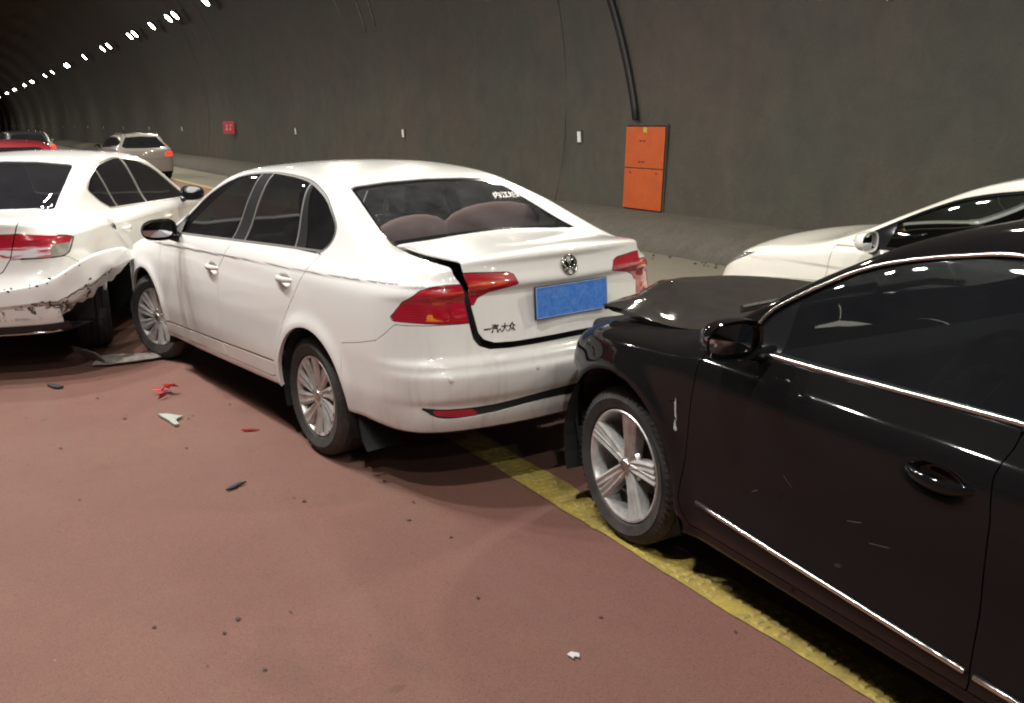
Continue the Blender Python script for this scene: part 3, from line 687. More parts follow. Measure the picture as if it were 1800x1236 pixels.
def make_wheel(root, x, y, z, Rt, Rr, w, style, steer=0.0, side=1, rim=None, angle0=0.0, camber=0.0):
    """wheel > tyre, brake disc, hub cap; local +y is outward"""
    rim = rim or M['rim']; h = w/2
    mb = MB(); prof = [(Rr-.001, h-.010), (Rr-.006, h-.004), (Rr-.014, h-.006), (Rr-.018, h-.016), (Rr-.022, h-.035), (Rr-.035, -.02), (Rr-.04, -h+.02), (Rr-.005, -h+.012)]
    mb.lathe(prof, 64)
    if style == 'ten':
        for k in range(10):
            a = angle0+2*math.pi*k/10; spoke(mb, Rr, .045, Rr-.014, h-.026, h-.010, a, .034, .088, twist=.12, th=.024, ridge=.009)
        mb.lathe([(.002, h-.018), (.052, h-.018), (.062, h-.026), (.060, h-.05)], 40)
    elif style == 'five':
        for k in range(5):
            a = angle0+2*math.pi*k/5
            for q in (-1, 1): spoke(mb, Rr, .030, Rr-.014, h-.032, h-.008, a+q*.16, .040, .047, twist=-q*.055, th=.045, ridge=.009, seg=8)
            spoke(mb, Rr, .04, Rr-.02, h-.046, h-.024, a, .045, .050, th=.03, seg=5)
        mb.lathe([(.002, h-.024), (.030, h-.024), (.034, h-.028)], 40); mb.lathe([(.030, h-.034), (.072, h-.036), (.080, h-.05)], 40)
    else:
        for k in range(10):
            a = angle0+2*math.pi*(k//2)/5+(.14 if k % 2 else -.14); spoke(mb, Rr, .045, Rr-.016, h-.028, h-.012, a, .03, .03, th=.025, ridge=.002)
        mb.lathe([(.002, h-.02), (.06, h-.022), (.064, h-.05)], 32)
    wo = mb.build('wheel', rim, root, smooth=True, loc=(x, y*side if False else y, z))
    wo.rotation_euler = (camber, 0, (0 if side > 0 else math.pi)+steer)
    me = wo.data
    t = MB(); t.lathe(tyre_profile(Rt, Rr, w), 72, closed=False)
    if Rt > .3:
        n = 70
        for k in range(n):
            a = 2*math.pi*k/n; ca, sa = math.cos(a), math.sin(a)
            for sg in (1,):
                V = []; da = .010
                for (r, yy) in ((Rt-.001, h-.022), (Rt-.014, h-.003), (Rt-.028, h+.001)):
                    for s2 in (-1, 1):
                        c2, s_2 = math.cos(a+da*s2), math.sin(a+da*s2); V.append((r*c2, yy+.0022, r*s_2))
                t.add(V, [(0, 1, 3, 2), (2, 3, 5, 4)])
    t.build('tyre', M['tyre'], wo, smooth=False)
    tm = wo.children[0].data; tm.polygons.foreach_set('use_smooth', [True]*len(tm.polygons))
    try: tm.set_sharp_from_angle(angle=R(38)); me.set_sharp_from_angle(angle=R(35))
    except Exception: pass
    d = MB(); d.lathe([(.05, -.005), (.135, -.005), (.135, -.03), (.05, -.03)], 40); d.lathe([(.02, h-.04), (.09, -.0), (.1, -.05)], 24)
    d.box((.10, -.02, .06), (.09, .07, .12), bev=.01)
    d.lathe([(.001, -.06), (Rr-.03, -.07)], 40); d.build('brake_disc', M['disc'], wo, smooth=True)
    c = MB(); c.lathe([(.001, h-.010), (.018, h-.010), (.026, h-.014), (.028, h-.024)], 28)
    for k in range(5):
        a = 2*math.pi*k/5+.3; c.tube([(.052*math.cos(a), h-.045, .052*math.sin(a)), (.052*math.cos(a), h-.016 if style != 'five' else h-.028, .052*math.sin(a))], .008, 8)
    c.build('hub_cap', M['dull_chrome'], wo, smooth=True)
    return wo

def wing_mirror(root, p, side, mat, size=(.13, .23, .155), glass=True, yaw=0.0, parent=None, lamp=False, cap=None):
    """housing as a rounded shell, open towards the back where the glass sits; arm to the door"""
    L, Wd, Hh = size; rows = []; n = 28
    for i, t in enumerate(np.linspace(0, 1, 9)):
        s_ = math.sqrt(max(0, 1-(1-t)**2.2)) if t < 1 else 1
        row = []
        for k in range(n+1):
            a = 2*math.pi*k/n; ca, sa = math.cos(a), math.sin(a)
            yy = math.copysign(abs(ca)**.75, ca)*Wd/2*s_; zz = math.copysign(abs(sa)**.8, sa)*Hh/2*s_*(1.0-.22*(ca*side+1)/2)
            row.append((L/2-L*t*.9-.02*(ca*side), yy, zz))
        rows.append(row)
    mb = MB(); mb.grid(rows)
    last = rows[-1]; inner = [(q[0]+.004, q[1]*.90, q[2]*.88) for q in last]; mb.grid([last, inner]); inner2 = [(q[0]+.02, q[1], q[2]) for q in inner]; mb.grid([inner, inner2])
    h = mb.build('wing_mirror', mat, parent or root, smooth=True, loc=p, rot=(0, 0, yaw))
    g = MB(); c = (inner2[0][0], 0, 0); g.add([(last[0][0]+.012, 0, 0)]+[(q[0]-.006, q[1]*1.0, q[2]*1.0) for q in inner2[:-1]], [(0, 1+i, 1+(i+1) % n) for i in range(n)])
    g.build('mirror_glass', M['mirror'], h)
    a = MB(); a.tube([(.0, -side*Wd*.30, -Hh*.30), (.02, -side*(Wd*.55), -Hh*.50), (.03, -side*(Wd*.95), -Hh*.52)], [.026, .022, .03], 10); a.build('mirror_arm', M['gloss_black'], h, smooth=True)
    if lamp:
        b = MB(); b.box((L*.10, side*Wd*.40, -.004), (.05, Wd*.5, .014), bev=.005); b.build('indicator', M['lens_amber'], h, smooth=True)
    return h

def handle(car, x, z, side, mat, length=.185):
    y = car.surf_y(x, z); P = []
    mb = MB(); n = 9; rows = []
    for i in range(n):
        t = i/(n-1); xx = x+(t-.5)*length; b = .032*math.sin(math.pi*t)**.5 if 0 < t < 1 else 0; yy = (car.surf_y(xx, z)-.004+b)*side; hh = .011+.006*math.sin(math.pi*t)
        rows.append([(xx, yy-side*.012*(1 if b > .01 else 0), z-hh), (xx, yy+side*.002, z-hh*.9), (xx, yy+side*.005, z), (xx, yy+side*.002, z+hh*.9), (xx, yy-side*.012*(1 if b > .01 else 0), z+hh), (xx, yy-side*.012*(1 if b > .01 else 0), z-hh)])
    mb.grid(rows); o = mb.build('door_handle', mat, car.root, smooth=True)
    return o

def handle_cup(H, x, z, yfun, depth=.018, r=(.075, .034)):
    """sink a shallow finger cup into the door skin mesh"""
    V, N, F = H; e = ((V[:, 0]-x)/r[0])**2+((V[:, 2]-z)/r[1])**2; m = (V[:, 1] > .5) & (e < 1); V = V.copy(); N = N.copy()
    V[m, 1] -= depth*(1-e[m])**1.5*2
    N2 = recompute(V, F, N); mm = (V[:, 1] > .5) & (e < 1.3); N[mm] = N2[mm]; return (V, N, F)

def text_mesh(txt, size, extrude=.001, shear=0.0):
    c = bpy.data.curves.new('lettering', 'FONT'); c.body = txt; c.size = size; c.extrude = extrude; c.align_x = 'CENTER'; c.align_y = 'CENTER'; c.shear = shear; c.offset = size*.02
    o = bpy.data.objects.new('lettering', c); col.objects.link(o); bpy.context.view_layer.update(); dg = bpy.context.evaluated_depsgraph_get(); me = o.evaluated_get(dg).to_mesh()
    V = [v.co.copy() for v in me.vertices]; F = [tuple(p.vertices) for p in me.polygons]; o.evaluated_get(dg).to_mesh_clear(); bpy.data.objects.remove(o); bpy.data.curves.remove(c)
    return V, F

def lettering(car, txt, size, y, z, mat, name='lettering', shear=0.0, drop_from=(-2.2,), up=False, parent=None, lift=.002, stretch=1.0):
    """text lying on the tail of the car, following its surface; reads left to right when seen from behind"""
    V, F = text_mesh(txt, size, .0012, shear); out = []
    for v in V:
        yy = y-v.x*stretch; zz = z+v.y
        if up: q, n = car.drop((-1.4, yy, zz+.6), (1, 0, -.43))
        else: q, n = car.drop((-2.2, yy, zz), (1, 0, 0))
        out.append(Vector(q)+Vector(n)*(lift+v.z))
    return mesh_py(name, out, F, mat, parent or car.root)

# standard sedan split, shared by every car; outlines are (x, z) seen from the side, (y, z) from behind, (x, y) from above
def circ(c, r, n=40): return [(c[0]+r*math.cos(2*math.pi*k/n), c[1]+r*math.sin(2*math.pi*k/n)) for k in range(n)]

BORA = dict(
 wb=2.614, axz=.316, zbelt=1.0,
 plan=[(-1.2, .75), (-1.0, .785), (-.7, .84), (-.3, .875), (.2, .886), (1.3, .889), (2.2, .886), (2.7, .882), (3.0, .865), (3.25, .825), (3.45, .76), (3.6, .69)],
 tuck=[(.12, -.10), (.18, -.065), (.26, -.028), (.36, -.012), (.5, 0), (.62, 0), (.75, -.006), (.86, -.014), (.93, -.022), (.98, -.045), (1.03, -.09), (1.10, -.135), (1.25, -.205), (1.38, -.285), (1.44, -.34), (1.6, -.5)],
 top=[(-1.15, 1.075), (-1.0, 1.09), (-.9, 1.092), (-.6, 1.10), (-.42, 1.115), (-.38, 1.125), (-.1, 1.25), (.15, 1.352), (.3, 1.40), (.55, 1.435), (.95, 1.455), (1.3, 1.445), (1.55, 1.405), (1.75, 1.32), (2.0, 1.18), (2.25, 1.03), (2.35, .99), (2.7, .945), (3.1, .87), (3.35, .78), (3.55, .66)],
 topo=[(-1.15, 1.06), (-1.0, 1.08), (-.85, 1.09), (-.7, 1.105), (-.5, 1.15), (-.3, 1.225), (-.05, 1.325), (.15, 1.375), (.3, 1.405), (.55, 1.44), (.95, 1.46), (1.3, 1.45), (1.55, 1.41), (1.75, 1.325), (2.0, 1.185), (2.25, 1.035), (2.35, .995), (2.7, .95), (3.1, .875), (3.35, .785), (3.55, .66)],
 crown=.10, kt=.10, kr=.28, krt=.09, kf=.34,
 rear=[(.1, -.93), (.2, -.97), (.3, -1.01), (.38, -1.035), (.45, -1.04), (.465, -1.053), (.585, -1.068), (.602, -1.050), (.635, -1.045), (.65, -1.02), (.68, -1.012), (.75, -1.0), (.86, -.985), (.915, -.98), (.935, -1.0), (1.0, -.985), (1.04, -.98), (1.055, -.995), (1.09, -.995), (1.2, -.99)],
 front=[(.1, 3.3), (.2, 3.42), (.4, 3.5), (.6, 3.5), (.75, 3.44), (.9, 3.3), (1.1, 3.2)],
 rbow=.27, fbow=.35, gplan=[(-1.2, .06), (-.6, .07), (0, .03), (.5, 0), (1.5, 0), (2.2, .03), (3, .05)],
 bottom=[(-1.2, .31), (-.9, .30), (-.6, .32), (-.38, .33), (.1, .30), (.4, .285), (1, .265), (2.1, .235), (3, .22), (3.5, .2)],
 flare=[(-.03, .38, .013), (2.60, .38, .013)], crease=[(-1.0, .995), (-.7, .99), (0, .967), (.5, .955), (1.07, .937), (2.12, .90), (2.8, .875), (3.4, .83)], credep=.007)

# ---- the white sedan in the middle
car = Car('white_sedan', 'white sedan in the middle with popped boot lid and blue number plate', 'car', (2.30927662, 4.55830424), R(7.01169242), BORA, (.019, .015, .0105), None)
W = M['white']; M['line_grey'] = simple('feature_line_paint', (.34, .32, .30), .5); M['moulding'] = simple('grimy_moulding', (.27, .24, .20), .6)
for c in ((-.03, .316), (2.60, .316)): car.H = clip(car.H, -np.maximum(np.hypot(car.H[0][:, 0]-c[0], car.H[0][:, 2]-c[1])-.372, .5-car.H[0][:, 1]))
car.underbody()
for hx, hz in ((1.25, .845), (.245, .90)): car.H = handle_cup(car.H, hx-.01, hz-.006, None)
# pressed feature line below the belt and the rub groove along the foot of the doors
cz = car.body.crz(car.H[0][:, 0]); fl = np.maximum(np.maximum(np.abs(car.H[0][:, 2]-cz+.003)-.0042, .5-car.H[0][:, 1]), np.maximum(-.74-car.H[0][:, 0], car.H[0][:, 0]-2.9))
P = clip(car.H, fl); car.H = clip(car.H, -fl); car.emit('feature_line', P, M['line_grey'], off=-.0006, depth=0)  # grey strip paints in the shade of the sharp crease
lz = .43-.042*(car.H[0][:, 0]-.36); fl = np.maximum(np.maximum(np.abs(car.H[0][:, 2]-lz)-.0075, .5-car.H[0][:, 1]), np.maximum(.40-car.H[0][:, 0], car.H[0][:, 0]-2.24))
P = clip(car.H, fl); car.H = clip(car.H, -fl); car.emit('door_moulding', P, M['moulding'], off=-.003, depth=0)  # brown-grey strip puts the moulding's shading into the colour
# side glass field
dlo = curve([(2.05, 1.02), (1.918, 1.11), (1.697, 1.249), (1.379, 1.366), (1.046, 1.404), (.743, 1.403), (.434, 1.379), (.183, 1.314), (.02, 1.235), (-.055, 1.181), (-.075, 1.13), (-.062, 1.09), (-.024, 1.056)], 4)+[(.398, 1.043), (.981, 1.02), (1.95, .983), (2.08, .980)]
D = car.take(side(car.H, dlo, .3), .001)
s = poly_sdf(D[0][:, [0, 2]], dlo); ring = clip(D, -(s+.010)); D = clip(D, s+.010); car.emit('window_seal', ring, M['seal_grey'], off=.002, depth=.01)
def band(P, a, b, axis=0):  # signed distance of the strip between two slanted lines in (x,z): each line ((x,z),(x,z))
    X, Z = P[0][:, 0], P[0][:, 2]
    def ln(l): (x0, z0), (x1, z1) = l; return X-(x0+(x1-x0)*(Z-z0)/(z1-z0))
    return np.maximum(ln(b), -ln(a))
for nm, fr, bk in (('front', ((2.9, 1.0), (2.9, 1.2)), ((1.062, 1.0), (1.062, 1.4))), ('rear', ((.911, 1.04), (.935, 1.389)), ((.264, 1.063), (.407, 1.367))), ('quarter', ((.158, 1.061), (.376, 1.363)), ((-.5, 1), (-.5, 1.2)))):
    sg = band(D, bk, fr); P = clip(D, sg+.001); D = clip(D, -(sg-.001)); ed = band(P, bk, fr)
    if nm == 'rear': edge = clip(P, -(ed+.016)); P = clip(P, ed+.016); car.emit('window_seal', edge, M['seal_grey'], off=-.001, depth=.006)
    if nm == 'front': edge = clip(P, -(ed+.014)); P = clip(P, ed+.014); car.emit('window_seal', edge, M['seal_grey'], off=-.001, depth=.006)
    car.emit('side_window', P, M['glass'], off=-.006, depth=0)
for lo_, hi_ in ((.6, 3), (-1, .6)):
    P = clip(D, np.maximum(lo_-D[0][:, 0], D[0][:, 0]-hi_)); car.emit('window_pillar', P, M['satin_black'], off=-.001)
# rear screen and windscreen
rw = [(-1, 1.372), (.0, 1.372), (.25, 1.366), (.44, 1.352), (.475, 1.343), (.578, 1.112), (.572, 1.106), (.3, 1.120), (0, 1.128), (-1, 1.128)]
P = car.take(np.maximum(tail(car.H, rw, .8), -car.H[0][:, 0]-.7), .002)
fr = clip(P, -(poly_sdf(P[0][:, [1, 2]], rw)+.012)); P = clip(P, poly_sdf(P[0][:, [1, 2]], rw)+.012)
car.emit('screen_surround', fr, M['gloss_black'], 'mid', off=-.001)
GL = car.emit('rear_window', P, M['glass_rear'], 'mid', off=-.003, depth=0)[0]
ws = [(2.30, -1), (2.30, .0), (2.22, .55), (2.17, .66), (1.62, .50), (1.56, .3), (1.54, -1)]
P = car.take(topv(car.H, ws, .95), .002); car.emit('windscreen', P, M['glass'], 'mid', off=-.003, depth=0)
# boot lid: cut out, then popped up and pushed to its right
lid_rear = [(-1, .683), (0, .683), (.33, .679), (.43, .684), (.478, .703), (.500, .735), (.515, .835), (.53, .93), (.542, .975), (.548, 1.02), (.552, 1.05), (.56, 2), (-1, 2)]
lid_top = [(-3, -1), (-3, .60), (-.90, .550), (-.82, .553), (-.65, .572), (-.458, .585), (-.415, .575), (-.395, .3), (-.39, -1)]
lsdf = np.maximum(np.maximum(tail(car.H, lid_rear, -.3), poly_sdf(car.H[0][:, :2], lid_top)), .5-car.H[0][:, 2])
LID = clip(car.H, lsdf+.002); car.H = clip(car.H, -(lsdf-.003-.015*sstep(.98, 1.03, car.H[0][:, 2])*sstep(.35, .45, car.H[0][:, 1])))
lamp_in = [(.60, 1.012), (.50, 1.008), (.34, .998), (.312, .985), (.290, .937), (.36, .925), (.434, .913), (.487, .892), (.505, .862), (.60, .858)]
s = tail(LID, lamp_in, -.6); LP = clip(LID, s+.0015); LID = clip(LID, -(s-.0015))
s = poly_sdf(LP[0][:, [1, 2]], [(.60, .99), (.50, .988), (.36, .980), (.335, .950), (.40, .940), (.49, .925), (.60, .915)]); LB = clip(LP, s); LP = clip(LP, -s)
lid_rot = Matrix.Rotation(R(1.5), 4, 'Y'); hinge = Vector((-.40, 0, 1.12))
lid_root_m = Matrix.Translation(hinge+Vector((-.004, -.016, .012))) @ lid_rot @ Matrix.Translation(-hinge)
lid = car.emit('boot_lid', LID, W, 'mid', depth=.008)[0]; lid.matrix_local = lid_root_m
a = car.emit('tail_lamp_inner', LP, M['lens_red'], 'both', off=.001, parent=lid); b = car.emit('reflector', LB, M['lens_bright'], 'L', off=.0015, parent=a[0]); b = car.emit('reflector', LB, M['lens_pink'], 'R', off=.0015, parent=a[1])
# badge, lettering and number plate on the lid
bp, bn = car.drop((-2, 0, .998), (1, 0, 0)); bn = Vector(bn); bx = Vector((0, -1, 0)); bz = bx.cross(bn).normalized(); 
if bz.z < 0: bz = -bz
def bpt(u, v, w): return Vector(bp)+bx*u+bz*v+bn*w
mb = MB(); mb.tube([bpt(.045*math.cos(a), .045*math.sin(a), .006) for a in np.linspace(0, 2*math.pi, 41)[:-1]], .0055, 8, closed=True)
r_ = .042
for pts in ([(-.50, .86), (-.02, .06), (0, .06), (.02, .06), (.50, .86)], [(-.90, .34), (-.42, -.80), (-.36, -.80), (-.03, -.13), (.03, -.13), (.36, -.80), (.42, -.80), (.90, .34)]):
    mb.tube([bpt(r_*x, r_*y, .006) for x, y in pts], .0045, 6)
badge = mb.build('badge', M['chrome'], lid, smooth=True)
mb = MB(); mb.add([bpt(0, 0, .002)]+[bpt(.043*math.cos(a), .043*math.sin(a), .002) for a in np.linspace(0, 2*math.pi, 33)[:-1]], [(0, 1+i, 1+(i+1) % 32) for i in range(32)]); mb.build('badge_back', M['gloss_black'], badge)
lettering(car, '一汽-大众', .042, .398, .745, M['gloss_black'], parent=lid, stretch=.86, shear=.2)
t = NT('smeared_blue_plate').set(rough=.45); v = t.coord('Object', (1, 6, 9)); n1 = t.noise(v, 3.5, 8, .8, 1.2); v2 = t.coord('Object', (1, 20, 14)); n2 = t.noise(v2, 2.2, 5, .7, .8)
t.col(t.mix(t.ramp(t.math('ADD', t.math('MULTIPLY', n1, .6), t.math('MULTIPLY', n2, .4)), [(.44, 0.0), (.66, .6)]), (.035, .17, .60), (.22, .40, .80))); M['plate_blue'] = t.m
mb = MB(); mb.box((0, 0, 0), (.008, .446, .146), bev=.003); pl = mb.build('number_plate', M['plate_blue'], lid, loc=(-1.008, 0, .842), rot=(0, R(2), 0))
mb = MB()
for (a0, b0, c0, d0) in ((0, .071, .440, .003), (0, -.071, .440, .003), (.2205, 0, .003, .142), (-.2205, 0, .003, .142)): mb.box((-.0052, a0, b0), (.002, c0, d0))
mb.build('plate_border', simple('plate_border', (.35, .42, .62), .4), pl)
mb = MB(); mb.box((.004, 0, .0), (.008, .455, .154), bev=.003); mb.build('plate_holder', M['black_plastic'], pl)
# dark boot opening seen through the gap
mb = MB(); mb.grid([[(x+.30*(y*w)**2, y*w, z-.04-.10*(y*w)**2) for y in np.linspace(-1, 1, 13)] for x, w, z in ((-.42, .62, 1.12), (-.6, .61, 1.09), (-.78, .60, 1.08), (-.88, .59, 1.04), (-.915, .58, .93), (-.925, .57, .80), (-.95, .54, .72), (-.985, .52, .66))]); mb.build('boot_gutter', M['black_plastic'], car.root, smooth=True)
# outer tail lamps
lamp_out = [(.40, .985), (.60, .986), (.66, .981), (.71, .962), (.765, .915), (.802, .845), (.80, .828), (.742, .822), (.644, .812), (.526, .809), (.40, .80)]
P = car.take(tail(car.H, lamp_out, -.55), .0015)
def lampzones(P, par_mat):
    s = poly_sdf(P[0][:, [1, 2]], curve([(.525, .97), (.60, .972), (.69, .962), (.66, .90), (.665, .84), (.60, .828), (.61, .90), (.54, .925)], 3, True)); A = clip(P, s); P = clip(P, -s)
    s = poly_sdf(P[0][:, [1, 2]], [(.50, .835), (.58, .835), (.60, .90), (.55, .925), (.50, .93)]); B = clip(P, s); P = clip(P, -s)
    s = poly_sdf(P[0][:, [1, 2]], [(.60, .824), (.695, .828), (.685, .858), (.60, .852)]); C_ = clip(P, s); P = clip(P, -s); return P, A, B, C_
P, A_, B_, C_ = lampzones(P, None)
tl = car.emit('tail_lamp', P, M['lens_red'], 'both', off=.002, depth=.02)
for k, w in enumerate('LR'):
    car.emit('reflector', A_, M['lens_bright'], w, off=.003, depth=.003, parent=tl[k]); car.emit('reflector', B_, M['lens_pink'], w, off=.003, depth=.003, parent=tl[k]); car.emit('indicator', C_, M['lens_amber'], w, off=.003, depth=.003, parent=tl[k])
# rear bumper with its black strip, reflectors and parking sensors
strip = curve([(.741, .440), (.640, .428), (.426, .427), (.182, .448), (0, .455), (-.3, .448)], 3)+curve([(-.3, .405), (0, .408), (.182, .408), (.30, .400), (.45, .386), (.60, .380), (.681, .388), (.741, .430)], 3)
bsdf = np.maximum(poly_sdf(car.H[0][:, [0, 2]], [(-.37, 0), (-.37, .672), (-.50, .695), (-.643, .728), (-.70, .768), (-.745, .812), (-.93, .806), (-1.4, .80), (-1.4, 0)]), car.H[0][:, 0]+.3)
BP_ = clip(car.H, bsdf+.0015); car.H = clip(car.H, -(bsdf-.0015))
s = tail(BP_, strip, -.5); SP_ = clip(BP_, s+.001); BP_ = clip(BP_, -(s-.001))
bm_ = car.emit('rear_bumper', BP_, W, 'mid', depth=.02)[0]
s = poly_sdf(SP_[0][:, [1, 2]], [(.705, .425), (.69, .400), (.60, .386), (.50, .388), (.535, .418), (.62, .422)]); RF = clip(SP_, s); SP_ = clip(SP_, -s)
car.emit('bumper_strip', SP_, M['black_plastic'], 'mid', off=-.006, depth=.006, parent=bm_); car.emit('bumper_reflector', RF, M['lens_red'], 'both', off=-.002, parent=bm_)
for (yy, zz) in ((.64, .572), (.225, .582), (-.225, .582), (-.64, .572)):
    q, n = car.drop((-2, yy, zz), (1, 0, 0)); mb = MB(); mb.lathe([(.0005, .0035), (.0085, .003), (.0098, .0015)], 18); mb.lathe([(.0105, .0025), (.0125, .0022), (.013, 0)], 18)
    o = mb.build('parking_sensor', M['white_plain'], bm_, smooth=True, loc=q); o.rotation_euler = Vector(n).to_track_quat('Y', 'Z').to_euler()
# scuffs on the bumper right of centre
mb = MB()
for k in range(14):
    yy = -.06+rng.normal()*.05; zz = .55+rng.normal()*.03; q, n = car.drop((-2, yy, zz), (1, 0, 0)); n = Vector(n); q = Vector(q)+n*.0012; a = rng.uniform(0, 3); l = rng.uniform(.003, .014)
    mb.add([q+Vector((0, l*math.cos(a), l*math.sin(a))), q+Vector((0, .003*math.sin(a), -.003*math.cos(a))), q-Vector((0, l*math.cos(a), l*math.sin(a))), q-Vector((0, .002, .002))], [(0, 1, 2, 3)])
mb.build('scuff_marks', simple('scuff', (.05, .045, .045), .8), bm_)
# doors
fd = [(2.20, .985), (2.22, .9), (2.24, .7), (2.26, .5), (2.29, .40), (2.25, .272), (1.145, .308), (1.135, .335), (1.18, .401), (1.155, .50), (1.14, .556), (1.15, .683), (1.161, .777), (1.136, .865), (1.057, .942), (1.017, 1.015), (1.017, 1.05)]
rd = [(1.017, 1.05), (1.017, 1.015), (1.057, .942), (1.136, .865), (1.161, .777), (1.15, .683), (1.14, .556), (1.155, .50), (1.18, .401), (1.135, .335), (1.145, .308), (.46, .331), (.42, .345), (.397, .379), (.37, .45), (.33, .52), (.279, .599), (.219, .715), (.124, .829), (.072, .898), (.006, .987), (-.028, 1.05)]
P = car.take(side(car.H, fd, .5), .0030); car.emit('front_door', P, W, depth=.02)
P = car.take(side(car.H, rd, .5), .0030); car.emit('rear_door', P, W, depth=.02)
bon = [(2.33, -1), (2.33, 0), (2.25, .60), (2.24, .70), (2.6, .72), (3.0, .70), (3.25, .62), (3.38, .4), (3.42, 0), (3.42, -1)]
P = car.take(topv(car.H, bon, .7), .002); car.emit('bonnet', P, W, 'mid')
P = car.take(side(car.H, [(3.05, .74), (3.2, .80), (3.5, .74), (3.6, .60), (3.3, .60)], .3), .002); car.emit('headlamp', P, M['head_glass'])
P = car.take(np.maximum(3.0-car.H[0][:, 0], car.H[0][:, 2]-.62), .002); car.emit('front_bumper', P, W, 'mid')
P = car.take(topv(car.H, curve([(.52, -1), (.52, .3), (.50, .53), (.6, .555), (1.0, .56), (1.4, .53), (1.5, .49), (1.5, -1)], 2), 1.3), .0); car.emit('roof', P, W, 'mid', depth=0)
car.emit('body_shell', car.H, W, 'mid', depth=.02)
for sg in (1, -1):
    handle(car, 1.25, .846, sg, M['white_plain']); handle(car, .245, .901, sg, M['white_plain'])
wing_mirror(car.root, (1.86, .985, 1.03), 1, M['gloss_black'], yaw=R(-6)); wing_mirror(car.root, (1.86, -.985, 1.03), -1, M['gloss_black'])
for sg in (1, -1):
    mb = MB(); mb.add([(2.02, sg*.82, 1.0), (1.86, sg*.838, .992), (1.90, sg*.755, 1.12), (2.02, sg*.85, .985), (1.80, sg*.855, .985)], [(0, 1, 2), (0, 1, 4, 3)]); mb.build('mirror_base', M['gloss_black'], car.root)
    mb = MB(); mb.grid([[(x, sg*y, z) for y in (.60, .72, .835)] for x, z in ((-.385, .44), (-.42, .33), (-.46, .20), (-.50, .155))]); mb.grid([[(x-.012, sg*y, z) for y in (.60, .72, .835)] for x, z in ((-.385, .44), (-.42, .33), (-.46, .20), (-.50, .155))]); mb.build('mud_flap', M['black_plastic'], car.root, smooth=True)
car.liners(.372, ((-.03, .316), (2.60, .316)), .316)
car.cabin(-.15, 1.95, w=.66, seats=((.98, .36), (.98, -.36)), bench=.16, rests=False)
# parcel shelf and two cushions behind the rear screen
mb = MB(); mb.box((-.17, 0, 1.035), (.55, 1.2, .02)); mb.build('parcel_shelf', M['cabin'], car.root)
def cushion(x, y, z, sx, sy, sz, rz):
    rows = []; n = 20
    for i in range(11):
        ph = math.pi*i/10-math.pi/2; row = []
        for k in range(n+1):
            th = 2*math.pi*k/n; c, s_ = math.cos(th), math.sin(th); e = 1.05 if s_ < 0 else .95
            X = math.copysign(abs(c)**e, c)*abs(math.cos(ph))**.6; Yy = math.copysign(abs(s_)**e, s_)*abs(math.cos(ph))**.6
            row.append((X*sy/2, math.sin(ph)*sx/2*(1-.45*(max(abs(X), abs(Yy)))**2), Yy*sz/2))
        rows.append(row)
    mb = MB(); mb.grid(rows); o = mb.build('cushion', M['cushion'], None, smooth=True, loc=(0, 0, 0)); return o
cpos = []
for (x, y, z, sy, sz, rz, lab) in ((-.03, .25, 1.085, .50, .27, 4, 'left of two dusty pink cushions behind the dusty rear window'), (-.01, -.30, 1.105, .66, .30, -5, 'right and larger of two dusty pink cushions behind the rear window')):
    o = cushion(0, 0, 0, .14, sy, sz, 0); o.matrix_world = car.root.matrix_basis @ Matrix.Translation((x, y, z)) @ Matrix.Rotation(R(90+rz), 4, 'Z') @ Matrix.Rotation(R(-22), 4, 'X'); cpos.append(o); tag(o, lab, 'cushion', 'cushions on the parcel shelf')
bpy.context.view_layer.update()
for o in cpos: pass
# white lettering on the rear screen
lettering(car, '内江城R', .060, -.40, 1.262, simple('sticker_white', (.75, .73, .70), .6), name='window_sticker', shear=.45, up=True, parent=GL, lift=.004)
make_wheel(car.root, 0, .748, .316, .316, .215, .205, 'ten', side=1, angle0=.25)
make_wheel(car.root, 0, -.748, .316, .316, .215, .205, 'ten', side=-1)
make_wheel(car.root, 2.614, .748, .316, .316, .215, .205, 'ten', steer=R(17), side=1, angle0=.1)
make_wheel(car.root, 2.614, -.748, .316, .316, .215, .205, 'ten', steer=R(17), side=-1)
bora = car
